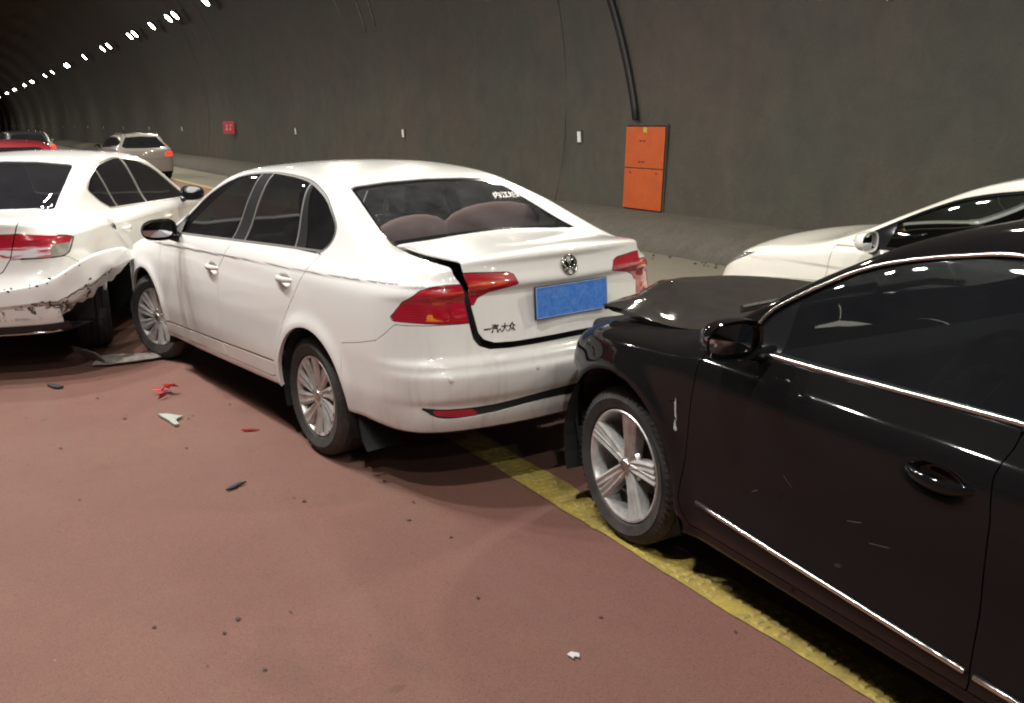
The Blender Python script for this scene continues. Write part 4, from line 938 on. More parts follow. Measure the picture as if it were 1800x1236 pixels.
# ------------------------------------------------------------------ the black coupe-like sedan on the right
CC = dict(
 wb=2.71, axz=.325, zbelt=.98,
 plan=[(-1.1, .70), (-.9, .78), (-.6, .86), (-.2, .91), (.3, .925), (1.3, .93), (2.2, .925), (2.7, .92), (3.0, .895), (3.25, .85), (3.45, .78), (3.6, .7)],
 tuck=[(.12, -.10), (.18, -.075), (.25, -.05), (.32, -.02), (.40, -.015), (.5, -.012), (.62, -.004), (.74, 0), (.80, -.004), (.845, -.011), (.865, -.018), (.88, -.027), (.895, -.040), (.91, -.058), (.93, -.082), (.95, -.105), (.965, -.119), (1.0, -.14), (1.10, -.175), (1.25, -.25), (1.34, -.31), (1.42, -.38), (1.6, -.6)],
 top=[(-1.15, 1.0), (-1.0, 1.04), (-.8, 1.06), (-.55, 1.08), (-.1, 1.22), (.4, 1.37), (.7, 1.42), (1.0, 1.44), (1.3, 1.435), (1.6, 1.38), (1.9, 1.25), (2.15, 1.11), (2.3, 1.02), (2.4, .985), (2.71, .95), (3.1, .91), (3.35, .83), (3.6, .68)],
 crown=.10, kt=.11, kr=.3, krt=.12, kf=.30,
 rear=[(.1, -.93), (.3, -1.03), (.6, -1.08), (.9, -1.02), (1.05, -1.05), (1.2, -1.02)],
 front=[(.1, 3.34), (.2, 3.43), (.4, 3.48), (.6, 3.47), (.75, 3.42), (.9, 3.3), (1.1, 3.2)],
 rbow=.27, fbow=.32, gplan=[(-1.2, .08), (-.6, .08), (0, .04), (.5, 0), (1.5, 0), (2.2, .02), (3, .05)],
 bottom=[(-1.2, .28), (0, .2), (2.2, .19), (3, .19), (3.5, .2)],
 flare=[(0, .42, .014), (2.71, .42, .018)], crease=[(-1.0, .90), (0, .90), (1.08, .895), (2.0, .875), (2.3, .85), (3.4, .80)], credep=.0)
car = Car('black_sedan', 'shiny black sedan in the right foreground with crumpled, lifted bonnet', 'car', (2.87245385, 0.03902088), R(-3.82), CC, (.018, .015, .0115))
K = M['black']
def hood_lift(V, N=None):
    x, y, z = V[:, 0], V[:, 1], V[:, 2]
    tri = lambda u: np.abs(((u % 1)+1) % 1-.5)*2
    lift = .105*sstep(2.45, 3.10, x)*(.12+.88*sstep(-.75, .62, y))
    d = ((x-2.57)*(.40-.58)-(y-.58)*(3.15-2.57))/math.hypot(.58, .18); d = -d        # distance outboard of the fold line
    fold = -.22*np.clip(d, 0, .14)*sstep(2.5, 2.9, x)+.006*np.exp(-(d/.03)**2)*sstep(2.6, 3.0, x)
    wr = .004*np.sin(x*19+y*9)*np.exp(-((d-.05)/.10)**2)*sstep(2.7, 3.0, x)+.005*np.exp(-((x-2.98-.25*(y-.5))/.03)**2)*sstep(.3, .6, y)
    wr = wr+.013*(tri(x*3.1+y*1.7)-.5)*sstep(2.72, 3.02, x)*sstep(.25, .5, y)+.006*(tri(x*5.3-y*4.1)-.5)*sstep(2.85, 3.05, x)*sstep(.0, .4, y)
    return lift+fold+wr
def deform_hood(V, N, F):
    V = V.copy(); V[:, 2] += hood_lift(V); q, inv = np.unique(V.round(6), axis=0, return_inverse=True); inv = inv.ravel()
    fn = np.cross(V[F[:, 1]]-V[F[:, 0]], V[F[:, 2]]-V[F[:, 0]]); up = np.zeros((len(q), 3))
    main = np.abs(fn[:, 2]) > .25*np.linalg.norm(fn, axis=1)
    for k in range(3): np.add.at(up, inv[F[main][:, k]], fn[main])
    n2 = up[inv]; l = np.linalg.norm(n2, axis=1); ok = (l > 1e-12) & (np.abs(N[:, 2]) > .3); N = N.copy(); N[ok] = n2[ok]/l[ok][:, None]; return V, N
for c in ((0, .325), (2.71, .325)): car.H = clip(car.H, -np.maximum(np.hypot(car.H[0][:, 0]-c[0], car.H[0][:, 2]-c[1])-.408, .5-car.H[0][:, 1]))
car.underbody()
car.H = handle_cup(car.H, 1.235, .797, None, depth=.013, r=(.10, .042))
dlo = curve([(2.075, 1.015), (2.045, 1.062), (1.992, 1.106), (1.884, 1.173), (1.744, 1.247), (1.6, 1.292), (1.434, 1.325), (1.288, 1.344), (.95, 1.350), (.6, 1.325), (.25, 1.25), (-.02, 1.14), (-.12, 1.06), (-.08, 1.01)], 4)+[(.2, .985), (.6, .973), (1.086, .965), (1.5, .958), (1.80, .952), (2.04, .950), (2.08, .975)]
D = car.take(side(car.H, dlo, .3), .001); s = poly_sdf(D[0][:, [0, 2]], dlo); w_ = .0085+.004*(D[0][:, 2] < 1.0); ring = clip(D, -(s+w_)); D = clip(D, s+w_ if False else poly_sdf(D[0][:, [0, 2]], dlo)+(.0085+.004*(D[0][:, 2] < 1.0)))
car.emit('window_seal', ring, M['satin_black'], off=.002, depth=.012)
def on_skin(pts, sg, lift=.003, n=3):
    return [(x, sg*(car.surf_y(x, z)+lift), z) for x, z in curve(pts, n)]
def loop_trim(name, pts, r, sg, mat, closed=True):
    mb = MB(); mb.tube(on_skin(pts, sg), r, 8, closed=closed); mb.build(name, mat, car.root, smooth=True)
dd = np.array(dlo); cc = dd.mean(0); dd = [tuple(p+(cc-p)/np.linalg.norm(cc-p)*.006) for p in dd]
top_i = dd[:len(dd)-6]; bot_i = dd[len(dd)-6:]
for sg in (1, -1):
    loop_trim('window_trim', top_i, .0062, sg, M['bright_trim'], False)
    loop_trim('window_trim', [dd[len(dd)-8]]+[dd[len(dd)-7]]+[(x, z-.001) for x, z in bot_i][:-1], .0095, sg, M['bright_trim'], False)
for nm, x0, x1 in (('tri', 1.925, 3.0), ('front', 1.10, 1.925), ('b', 1.02, 1.10), ('rear', -.9, 1.02)):
    X = D[0][:, 0]+.10*(D[0][:, 2]-1.0)*(nm == 'b'); sg = np.maximum(x0-D[0][:, 0], D[0][:, 0]-x1); P = clip(D, sg)
    car.emit('side_window' if nm in ('front', 'rear') else 'window_pillar', P, M['glass_black_car'] if nm in ('front', 'rear') else M['gloss_black'], off=-.004, depth=0)
rw = [(-1, 1.37), (.0, 1.37), (.44, 1.34), (.58, 1.10), (0, 1.11), (-1, 1.11)]
P = car.take(np.maximum(tail(car.H, rw, .7), -car.H[0][:, 0]-.7), .002); car.emit('rear_window', P, M['glass_black_car'], 'mid', off=-.003, depth=0)
ws = [(2.36, -1), (2.36, .0), (2.28, .55), (2.20, .70), (2.1, .70), (1.62, .52), (1.56, .3), (1.54, -1)]
P = car.take(topv(car.H, ws, .93), .002); car.emit('windscreen', P, M['glass_black_car'], 'mid', off=-.003, depth=0)
hood = [(2.40, -1), (2.40, 0), (2.34, .55), (2.31, .70), (2.6, .745), (2.9, .755), (3.07, .75), (3.16, .64), (3.25, .35), (3.28, 0), (3.28, -1)]
P = car.take(topv(car.H, hood, .75), .002); HD = car.emit('bonnet', P, M['black_bonnet'], 'mid', depth=.022, deform=deform_hood)[0]
P = car.take(side(car.H, [(3.18, .80), (3.30, .82), (3.5, .74), (3.6, .62), (3.35, .60), (3.2, .66)], .25), .002); car.emit('headlamp', P, M['head_glass'], depth=.03)
P = car.take(np.maximum(np.maximum(3.02-car.H[0][:, 0], car.H[0][:, 2]-.655), -car.H[0][:, 2]), .003)
def bump_def(V, N, F):
    V = V.copy(); a = sstep(3.0, 3.2, V[:, 0]); V[:, 0] -= .035*a; V[:, 1] -= np.sign(V[:, 1])*.018*(V[:, 0] < 3.3); V[:, 2] -= .015*a+.006*np.sin(V[:, 1]*30); return V, N
car.emit('front_bumper', P, K, 'mid', depth=.015, deform=bump_def)
fd = [(2.215, .97), (2.213, .90), (2.210, .81), (2.235, .62), (2.262, .45), (2.275, .36), (2.25, .255), (1.11, .255), (1.09, .30), (1.075, .5), (1.07, .75), (1.085, .855), (1.08, .92), (1.09, .96)]
P = car.take(side(car.H, fd, .5), .0022)
bo = [(2.19, .384), (1.82, .366), (1.466, .352), (1.095, .337), (1.095, .319), (1.466, .334), (1.82, .348), (2.178, .364)]
s = side(P, bo, .5); tr = clip(P, s); P = clip(P, -s); fdo = car.emit('front_door', P, K, depth=.02)
car.emit('door_trim', tr, M['satin_black'], 'both', off=.003, depth=.012)
for sg in (1, -1): loop_trim('door_trim', [(2.184, .374), (1.82, .357), (1.466, .343), (1.10, .328)], .0085, sg, M['bright_trim'], False)
P = car.take(side(car.H, [(1.085, .97), (1.085, .855), (1.07, .75), (1.075, .5), (1.09, .30), (1.11, .255), (.45, .26), (.36, .50), (.25, .70), (.02, .86), (-.05, 1.0)], .5), .0022)
bo2 = [(1.08, .337), (.45, .315), (.45, .297), (1.08, .319)]; s = side(P, bo2, .5); tr = clip(P, s); P = clip(P, -s); car.emit('rear_door', P, K, depth=.02); car.emit('door_trim', tr, M['satin_black'], off=.003, depth=.012)
for sg in (1, -1): loop_trim('door_trim', [(1.072, .3275), (.76, .317), (.45, .306)], .0085, sg, M['bright_trim'], False)
P = car.take(tail(car.H, [(.45, .98), (.78, .98), (.85, .84), (.80, .78), (.45, .80)], -.5), .002); car.emit('tail_lamp', P, M['lens_red'])
P = car.take(topv(car.H, curve([(.56, -1), (.56, .3), (.54, .50), (.7, .54), (1.1, .545), (1.4, .52), (1.54, .48), (1.54, -1)], 2), 1.25), .0); car.emit('roof', P, K, 'mid', depth=0)
sh = car.emit('body_shell', car.H, K, 'mid', depth=.02)[0]
# raised bright lip along the wheel arch top is the lit flange; scratch on the fender
mb = MB()
for k in range(26):
    z0 = rng.uniform(.60, .715); x0 = 2.306+rng.normal()*.003; l = rng.uniform(.006, .03); w = rng.uniform(.0012, .0045); y = car.surf_y(x0, z0)+.0015
    mb.add([(x0-w, y, z0), (x0+w, y, z0), (x0+w*.6, y, z0+l), (x0-w*.5, y, z0+l)], [(0, 1, 2, 3)])
mb.build('scratch', simple('bare_scratch', (.50, .50, .50), .7), car.root)
mb = MB()
for (x0, z0, dx, dz) in ((1.72, .60, .05, .035), (1.50, .58, -.10, .03), (1.42, .545, -.09, .02), (1.9, .52, -.05, .03)):
    y = car.surf_y(x0, z0)+.0012; mb.add([(x0, y, z0), (x0+.001, y, z0+.0015), (x0+dx, y, z0+dz), (x0+dx, y, z0+dz-.0015)], [(0, 1, 2, 3)])
mb.build('scratch', simple('fine_scratch', (.10, .10, .10), .7), car.root)
def pull_handle(x, z, side_, length=.21):
    mb = MB(); rows = []; n = 15
    for i in range(n):
        t = i/(n-1); xx = x+(t-.5)*length; b = .034*math.sin(math.pi*t)**.45 if 0 < t < 1 else 0; yy = (car.surf_y(xx, z)-.006+b)*side_; hh = .012+.005*math.sin(math.pi*t); zz = z-.010*math.sin(math.pi*t)
        rows.append([(xx, yy+side_*.010*math.cos(a)-side_*.006, zz+hh*math.sin(a)) for a in np.linspace(0, 2*math.pi, 13)])
    mb.grid(rows); mb.build('door_handle', M['black_smooth'], car.root, smooth=True)
for sg in (1, -1): pull_handle(1.225, .808, sg); pull_handle(.30, .815, sg)
wing_mirror(car.root, (1.985, .985, 1.025), 1, M['black_smooth'], size=(.18, .21, .145), yaw=R(-14), lamp=False); wing_mirror(car.root, (1.985, -.985, 1.025), -1, M['black_smooth'], size=(.18, .21, .145), lamp=False)
mb = MB()
for pts in ([(2.33, .62, 1.02), (2.38, .25, 1.025), (2.41, -.15, 1.025)], [(2.36, -.10, 1.02), (2.39, -.45, 1.02), (2.36, -.62, 1.0)]): mb.tube(pts, .009, 6); mb.tube([(p[0]+.006, p[1], p[2]-.016) for p in pts], .006, 6)
mb.build('wiper', M['black_plastic'], car.root)
car.liners(.408, ((0, .325), (2.71, .325)), .325)
car.cabin(-.1, 1.98, w=.68, seats=((1.02, .37), (1.02, -.37)), bench=.15, mat=simple('dark_leather', (.035, .035, .038), .45))
mb = MB(); mb.grid([[(3.06, y, .30), (3.10, y, .40), (3.09, y, .52), (3.04, y, .62)] for y in (.70, .78, .86)]); mb.build('liner_flap', M['black_plastic'], car.root, smooth=True)
mb = MB(); mb.box((3.0, .25, .70), (.5, .9, .25), bev=.04); mb.tube([(2.6, .55, .80), (2.9, .6, .84), (3.1, .5, .82)], .025, 8); mb.build('engine_bay', M['under'], car.root)
make_wheel(car.root, 0, .775, .325, .325, .236, .235, 'five', side=1, rim=M['rim2'])
make_wheel(car.root, 0, -.775, .325, .325, .236, .235, 'five', side=-1, rim=M['rim2'])
make_wheel(car.root, 2.71, .762, .325, .325, .236, .235, 'five', side=1, rim=M['rim2'], angle0=R(100), steer=R(1))
make_wheel(car.root, 2.71, -.762, .325, .325, .236, .235, 'five', side=-1, rim=M['rim2'])

# ------------------------------------------------------------------ the white car on the left with its torn bumper
SUP = dict(
 wb=2.80, axz=.325, zbelt=1.0,
 plan=[(-1.2, .78), (-1.0, .82), (-.7, .87), (-.3, .905), (.2, .92), (1.3, .93), (2.2, .93), (2.8, .92), (3.1, .90), (3.45, .84), (3.7, .72)],
 tuck=[(.12, -.10), (.18, -.065), (.26, -.028), (.36, -.012), (.5, 0), (.62, 0), (.75, -.004), (.86, -.014), (.93, -.03), (.98, -.065), (1.03, -.11), (1.10, -.15), (1.25, -.215), (1.38, -.285), (1.44, -.34), (1.6, -.5)],
 top=[(-1.15, 1.06), (-1.0, 1.085), (-.9, 1.10), (-.6, 1.11), (-.45, 1.12), (-.1, 1.25), (.2, 1.365), (.4, 1.42), (.7, 1.455), (1.1, 1.475), (1.4, 1.465), (1.7, 1.42), (1.95, 1.32), (2.2, 1.18), (2.45, 1.03), (2.55, .99), (2.9, .945), (3.3, .87), (3.55, .78), (3.7, .68)],
 topo=[(-1.15, 1.05), (-1.0, 1.08), (-.85, 1.09), (-.7, 1.105), (-.5, 1.15), (-.3, 1.225), (-.05, 1.31), (.2, 1.385), (.4, 1.43), (.7, 1.46), (1.1, 1.48), (1.4, 1.47), (1.7, 1.425), (1.95, 1.325), (2.2, 1.185), (2.45, 1.035), (2.55, .995), (2.9, .95), (3.3, .875), (3.55, .785), (3.7, .68)],
 crown=.10, kt=.10, kr=.26, krt=.09, kf=.34,
 rear=[(.1, -.93), (.2, -.97), (.3, -1.01), (.45, -1.05), (.62, -1.055), (.66, -1.03), (.75, -.99), (.85, -.98), (.93, -.97), (1.0, -.965), (1.09, -.98), (1.2, -.98)],
 front=[(.1, 3.5), (.2, 3.6), (.4, 3.7), (.6, 3.7), (.75, 3.64), (.9, 3.5), (1.1, 3.4)],
 rbow=.20, fbow=.35, gplan=[(-1.2, .06), (-.6, .07), (0, .03), (.5, 0), (1.5, 0), (2.2, .03), (3, .05)],
 bottom=[(-1.2, .31), (-.9, .30), (-.6, .30), (0, .22), (.4, .2), (1, .2), (2.1, .2), (3, .2), (3.5, .2)],
 flare=[(0, .37, .012), (2.80, .37, .012)], crease=[(-1.0, .95), (0, .93), (1.0, .92), (2.0, .90), (2.8, .875), (3.4, .83)], credep=.005)
car = Car('white_notchback', 'white sedan at the left edge with torn, scraped rear bumper', 'car', (.226, 8.052), R(-27.27), SUP, (.022, .017, .013))
W2 = M['white_left']
# the bumper scrapes: ragged dark chips in a box around the right rear corner
SC = scuff_paint('scraped_bumper', (.80, .79, .77), (.035, .033, .032), scale=7.0, lo=.545, hi=.575, box=[(1, -1.2, -.30, .10), (2, .40, .58, .05)])
for c in ((0, .325), (2.80, .325)): car.H = clip(car.H, -np.maximum(np.hypot(car.H[0][:, 0]-c[0], car.H[0][:, 2]-c[1])-.375, .5-car.H[0][:, 1]))
car.underbody()
car.H = handle_cup(car.H, .285, .888, None)
dlo = curve([(2.16, 1.03), (2.0, 1.14), (1.78, 1.263), (1.6, 1.325), (1.396, 1.375), (1.14, 1.402), (.948, 1.408), (.548, 1.373), (.367, 1.330), (.20, 1.275), (.085, 1.215), (.075, 1.185)], 4)+[(.16, 1.10), (.272, 1.042), (.938, 1.018), (1.94, .982), (2.17, .982)]
D = car.take(side(car.H, dlo, .3), .001); s = poly_sdf(D[0][:, [0, 2]], dlo); ring = clip(D, -(s+.010)); D = clip(D, poly_sdf(D[0][:, [0, 2]], dlo)+.010); car.emit('window_seal', ring, M['dull_chrome'], off=.002, depth=.01)
def slice_x(D, a, b):
    """part of D between two lines given as (x at z=1.0, x at z=1.4)"""
    t = (D[0][:, 2]-1.0)/.4; return np.maximum(a[0]+(a[1]-a[0])*t-D[0][:, 0], D[0][:, 0]-b[0]-(b[1]-b[0])*t)
for nm, a, b in (('q', (-.5, -.5), (.405, .415)), ('p', (.405, .415), (.43, .44)), ('r', (.43, .44), (1.06, 1.09)), ('p', (1.06, 1.09), (1.10, 1.13)), ('f', (1.10, 1.13), (3, 3))):
    P = clip(D, slice_x(D, a, b)); car.emit('window_pillar' if nm == 'p' else 'side_window', P, M['seal_grey'] if nm == 'p' else M['glass_dark'], off=0 if nm == 'p' else -.004, depth=.004)
rw = [(-1, 1.412), (.0, 1.412), (.25, 1.405), (.50, 1.382), (.535, 1.37), (.672, 1.112), (.60, 1.108), (0, 1.118), (-1, 1.118)]
P = car.take(np.maximum(tail(car.H, rw, .8), -car.H[0][:, 0]-.7), .002); car.emit('rear_window', P, M['glass_dark'], 'mid', off=-.003, depth=0)
ws = [(2.50, -1), (2.50, .0), (2.42, .55), (2.37, .66), (1.82, .50), (1.76, .3), (1.74, -1)]
P = car.take(topv(car.H, ws, .95), .002); car.emit('windscreen', P, M['glass_dark'], 'mid', off=-.003, depth=0)
lid_rear = [(-1, .70), (0, .70), (.42, .70), (.485, .74), (.537, .823), (.572, .972), (.592, 1.05), (.60, 2), (-1, 2)]
lid_top = [(-3, -1), (-3, .60), (-.80, .593), (-.52, .665), (-.46, .67), (-.43, .5), (-.425, -1)]
lsdf = np.maximum(np.maximum(tail(car.H, lid_rear, -.3), poly_sdf(car.H[0][:, :2], lid_top)), .5-car.H[0][:, 2])
LID = clip(car.H, lsdf+.003); car.H = clip(car.H, -(lsdf-.004))
def lampset(P, poly, parent, wh):
    s = tail(P, poly, -.5); L_ = clip(P, s+.001); rest = clip(P, -(s-.001)); zz = L_[0][:, 2]-(.895+.02*(L_[0][:, 1]-.5)); top = clip(L_, -zz+.0); low = clip(L_, zz)
    return top, low, rest
top, low, LID = lampset(LID, [(.42, .985), (.9, .985), (.9, .83), (.50, .83), (.42, .875)], None, None)
lid = car.emit('boot_lid', LID, W2, 'mid', depth=.02)[0]; car.emit('tail_lamp_inner', top, M['lens_red'], 'both', off=.002, parent=lid); car.emit('reflector', low, M['lens_clear'], 'both', off=.002, parent=lid)
top, low, car.H = lampset(car.H, [(.45, .995), (.60, .985), (.79, .955), (.83, .945), (.842, .93), (.838, .83), (.825, .818), (.60, .823), (.45, .83)], None, None)
tl = car.emit('tail_lamp', top, M['lens_red'], 'both', off=.003, depth=.02)
for k, w in enumerate('LR'):
    e = clip(low, low[0][:, 1]-.765); g_ = clip(low, .765-low[0][:, 1]); car.emit('reflector', e, M['lens_clear'], w, off=.003, parent=tl[k]); car.emit('end_lens', g_, simple('smoked_lens', (.30, .29, .25), .15, coat=1.0), w, off=.004, parent=tl[k])
    mb = MB(); pts = []
    for (y, z) in ((.60, .820), (.70, .819), (.78, .818), (.826, .822), (.842, .84), (.846, .88), (.842, .93), (.825, .948), (.79, .957)):
        q, n = car.drop((-2, y, z), (1, 0, 0)); pts.append((q[0]+n[0]*.003, (q[1]+n[1]*.003)*(1 if w == 'L' else -1), q[2]))
    mb.tube(pts, .0055, 6); mb.build('lamp_seal', M['black_plastic'], tl[k], smooth=True)
# dent in the right rear quarter, applied to right-hand shell and door
def dent(V, N, F):
    V = V.copy(); x, z = V[:, 0], V[:, 2]; r = (V[:, 1] < -.3)
    d = .050*np.exp(-(((x+.12)/.26)**2+((z-.80)/.11)**2))+.014*np.exp(-(((x-.18+.9*(z-.85))/.05)**2))*sstep(.70, .78, z)*(1-sstep(.95, 1.0, z))-.018*np.exp(-(((x-.30+.8*(z-.85))/.045)**2+((z-.84)/.14)**2))
    V[r, 1] += d[r]; fn = recompute(V, F, N); m = r & (d > .0006) & (np.abs(N[:, 1]) > .35); N = N.copy(); N[m] = fn[m]; s = np.sign((N*1.0)[:, 1]); return V, N
bs = np.maximum(poly_sdf(car.H[0][:, [0, 2]], [(-.335, 0), (-.335, .70), (-.50, .725), (-.67, .765), (-.76, .815), (-1.4, .818), (-1.4, 0)]), car.H[0][:, 0]+.3)
BP_ = clip(car.H, bs+.002); car.H = clip(car.H, -(bs-.002))
lowv = np.maximum(BP_[0][:, 2]-.375, BP_[0][:, 0]+.45); VL = clip(BP_, lowv); BP_ = clip(BP_, -lowv)
left = car.emit('rear_bumper', BP_, W2, 'L', depth=.02)[0]
RB = clip(BP_, -np.maximum(.80-BP_[0][:, 1], BP_[0][:, 2]-.655))  # the right half still hanging on ends at the corner where it tore
car.emit('rear_bumper', RB, SC, 'R', depth=.02)
ch = clip(VL, -(VL[0][:, 2]-.325)); VL = clip(VL, VL[0][:, 2]-.325); ch = clip(ch, ch[0][:, 1]-.82); VL = clip(VL, VL[0][:, 1]-.83)
car.emit('bumper_chrome', ch, M['gloss_black'], 'both', off=.010, depth=.02)
mb = MB(); mb.tube([(lambda q: (q[0][0]-.012, q[0][1]+q[1][1]*.012, q[0][2]))(car.drop((-2, y, .318), (1, 0, 0))) for y in np.linspace(-.78, .78, 50)], .008, 8); mb.build('chrome_strip', M['chrome'], car.root, smooth=True); car.emit('lower_valance', VL, M['black_plastic'], 'both', off=-.02, depth=.02)
tp = [(-1.02, -.40, .628), (-1.004, -.5, .630), (-.985, -.585, .64), (-.955, -.678, .655), (-.932, -.745, .676), (-.89, -.80, .699), (-.838, -.857, .736), (-.775, -.912, .776), (-.69, -.955, .802), (-.60, -1.0, .819), (-.479, -1.036, .822), (-.361, -1.068, .818), (-.253, -1.089, .786), (-.165, -1.105, .728)]
bt = [(-1.02, -.40, .43), (-1.004, -.5, .44), (-.978, -.619, .445), (-.943, -.721, .437), (-.898, -.794, .418), (-.864, -.831, .429), (-.814, -.885, .462), (-.736, -.932, .489), (-.67, -.965, .508), (-.606, -.997, .544), (-.53, -1.021, .571), (-.387, -1.063, .621), (-.244, -1.091, .674), (-.160, -1.106, .718)]
def resample(P, n):
    P = np.array(curve(P, 6)); d = np.r_[0, np.cumsum(np.linalg.norm(np.diff(P, axis=0), axis=1))]; t = np.linspace(0, d[-1], n); return np.stack([np.interp(t, d, P[:, k]) for k in range(3)], 1)
n = 60; A, B_ = resample(tp, n), resample(bt, n); rows = []
T = np.gradient((A+B_)/2, axis=0); out = np.cross(T, (0, 0, 1.)); out /= np.linalg.norm(out, axis=1)[:, None]
out *= -np.sign((out*np.array([-1, -.8, 0])).sum(1))[:, None]*-1
for j in range(13):
    t = j/12; bul = .010+.010*t-.17*max(0, t-.60)-.05*max(0, t-.84)-.05*max(0, .10-t)
    row = []
    for i in range(n):
        u = i/(n-1); p = A[i]*(1-t)+B_[i]*t; p[2] += (.010*math.sin(u*31)+.008*math.sin(u*73))*max(0, t-.8)*5*(u < .8); tr_ = abs((u*2.6+t*.9) % 1-.5)*2-.5; tr2 = abs((u*5.1-t*1.3) % 1-.5)*2-.5; w = bul*(1-.25*u)+.022*tr_*u+.010*tr2*u*(.3+t); p = p+out[i]*w; row.append(tuple(p))
    rows.append(row)
edge = [tuple(np.array(p)-out[i]*.03) for i, p in enumerate(rows[-1])]; rows.append(edge)
SC2 = scuff_paint('scraped_torn_bumper', (.80, .79, .78), (.03, .028, .027), scale=15.0, lo=.45, hi=.48, box=[(1, -.93, -.52, .10), (2, .42, .525, .03)])
mb = MB(); mb.grid(rows); o = mb.build('torn_bumper', SC2, car.root, smooth=True); o['label'] = 'torn right end of the rear bumper bent outwards'; o.data.set_sharp_from_angle(angle=R(16))
md = o.modifiers.new('thickness', 'SOLIDIFY'); md.thickness = .006; md.offset = -1
mb = MB()   # cracks along the panel
for pts in ([(.20, .60), (.30, .62), (.42, .60), (.52, .66), (.62, .62), (.70, .60)], [(.50, .66), (.53, .78), (.51, .9)], [(.28, .66), (.33, .72), (.38, .70)], [(.12, .75), (.2, .78), (.3, .74), (.36, .8)]):
    P = []
    for u, t in curve(pts, 6):
        i = u*(n-1); i0 = int(i); j = t*12; j0 = int(j); p = Vector(rows[j0][i0]).lerp(Vector(rows[j0][min(n-1, i0+1)]), i-i0).lerp(Vector(rows[min(12, j0+1)][i0]).lerp(Vector(rows[min(12, j0+1)][min(n-1, i0+1)]), i-i0), j-j0); P.append(p+Vector(out[i0])*.004+Vector((rng.normal()*.003, rng.normal()*.003, rng.normal()*.005)))
    mb.tube(P, [rng.uniform(.0015, .006) for _ in P], 5)
mb.build('crack', M['black_plastic'], o)
mb = MB()
for k in range(34):
    u = rng.uniform(.08, .55); t = (rng.uniform(.02, .16) if k < 16 else rng.uniform(.55, .95)); i0 = int(u*(n-1)); j0 = int(t*12); p = np.array(rows[j0][i0])+out[i0]*.0022; T2 = T[i0]/np.linalg.norm(T[i0]); s_ = rng.uniform(.003, .012)
    V = [tuple(p+T2*s_*rng.uniform(.4, 1.7)*math.cos(a)+np.array((0, 0, 1.))*s_*rng.uniform(.3, 1.0)*math.sin(a)) for a in np.linspace(0, 6.28, 8)[:-1]]; mb.add(V, [tuple(range(7))])
mb.build('paint_chips', M['black_plastic'], o)
# what the missing bumper end uncovers
mb = MB(); mb.grid([[(x, -yy, z) for z in (.30, .45, .60, .72)] for x, yy in ((-.90, .60), (-.75, .62), (-.6, .60), (-.52, .56))]); mb.build('bumper_bracket', M['under'], car.root)
mb = MB(); mb.grid([[(-.42+.02*math.sin(z*20), -y, z) for z in (.54, .60, .66, .72)] for y in (.62, .72, .82, .93)]); mb.grid([[(-.58, -y, z) for z in (.34, .48, .60)] for y in (.6, .75, .9)]); mb.build('torn_liner', M['black_plastic'], car.root, smooth=True)
P = car.take(side(car.H, [(2.30, .98), (2.33, .7), (2.36, .35), (2.3, .25), (1.20, .26), (1.18, .5), (1.17, .8), (1.10, .95), (1.08, 1.01), (1.08, 1.03)], .5), .002); car.emit('front_door', P, W2)
P = car.take(side(car.H, [(1.08, 1.03), (1.08, 1.01), (1.10, .95), (1.17, .8), (1.18, .5), (1.20, .26), (.52, .26), (.42, .42), (.30, .62), (.20, .78), (.13, .92), (.20, 1.02), (.26, 1.05)], .5), .002); car.emit('rear_door', P, W2, 'L'); car.emit('rear_door', P, W2, 'R', deform=dent, label='dented right rear door')
P = car.take(topv(car.H, [(2.53, -1), (2.53, 0), (2.45, .60), (2.44, .72), (2.8, .75), (3.2, .73), (3.45, .62), (3.55, 0), (3.55, -1)], .7), .002); car.emit('bonnet', P, W2, 'mid')
P = car.take(np.maximum(3.25-car.H[0][:, 0], car.H[0][:, 2]-.62), .002); car.emit('front_bumper', P, W2, 'mid')
P = car.take(topv(car.H, curve([(.56, -1), (.56, .3), (.54, .50), (.7, .56), (1.1, .57), (1.5, .54), (1.68, .5), (1.72, -1)], 2), 1.3), .0); car.emit('roof', P, W2, 'mid', depth=0)
car.emit('body_shell', car.H, W2, 'L', depth=.02); car.emit('body_shell', car.H, W2, 'R', depth=.02, deform=dent)
for sg in (1, -1): handle(car, .285, .888, sg, M['white_plain']); handle(car, 1.36, .87, sg, M['white_plain'])
wing_mirror(car.root, (1.93, -1.0, 1.035), -1, M['gloss_black'], yaw=R(2)); wing_mirror(car.root, (1.93, 1.0, 1.035), 1, M['gloss_black'])
mb = MB(); mb.add([(.045, -.875, .958), (.115, -.868, .905), (.105, -.878, .900), (.03, -.89, .950)], [(0, 1, 2, 3)]); mb.tube([(.02, -.895, .952), (.07, -.885, .925), (.12, -.875, .895)], [.003, .009, .002], 6); mb.build('metal_tear', M['black_plastic'], car.root)
car.liners(.375, ((0, .325), (2.80, .325)), .325, torn=(0, -1))
car.cabin(-.05, 2.1, w=.66, seats=((1.0, .37), (1.0, -.37)), bench=.2)
for (x, y, sd, st) in ((0, .78, 1, 0), (0, -.67, -1, R(21)), (2.8, .78, 1, 0), (2.8, -.78, -1, 0)): make_wheel(car.root, x, y, .325, .325, .225, .225, 'thin', side=sd, steer=st, camber=R(0))

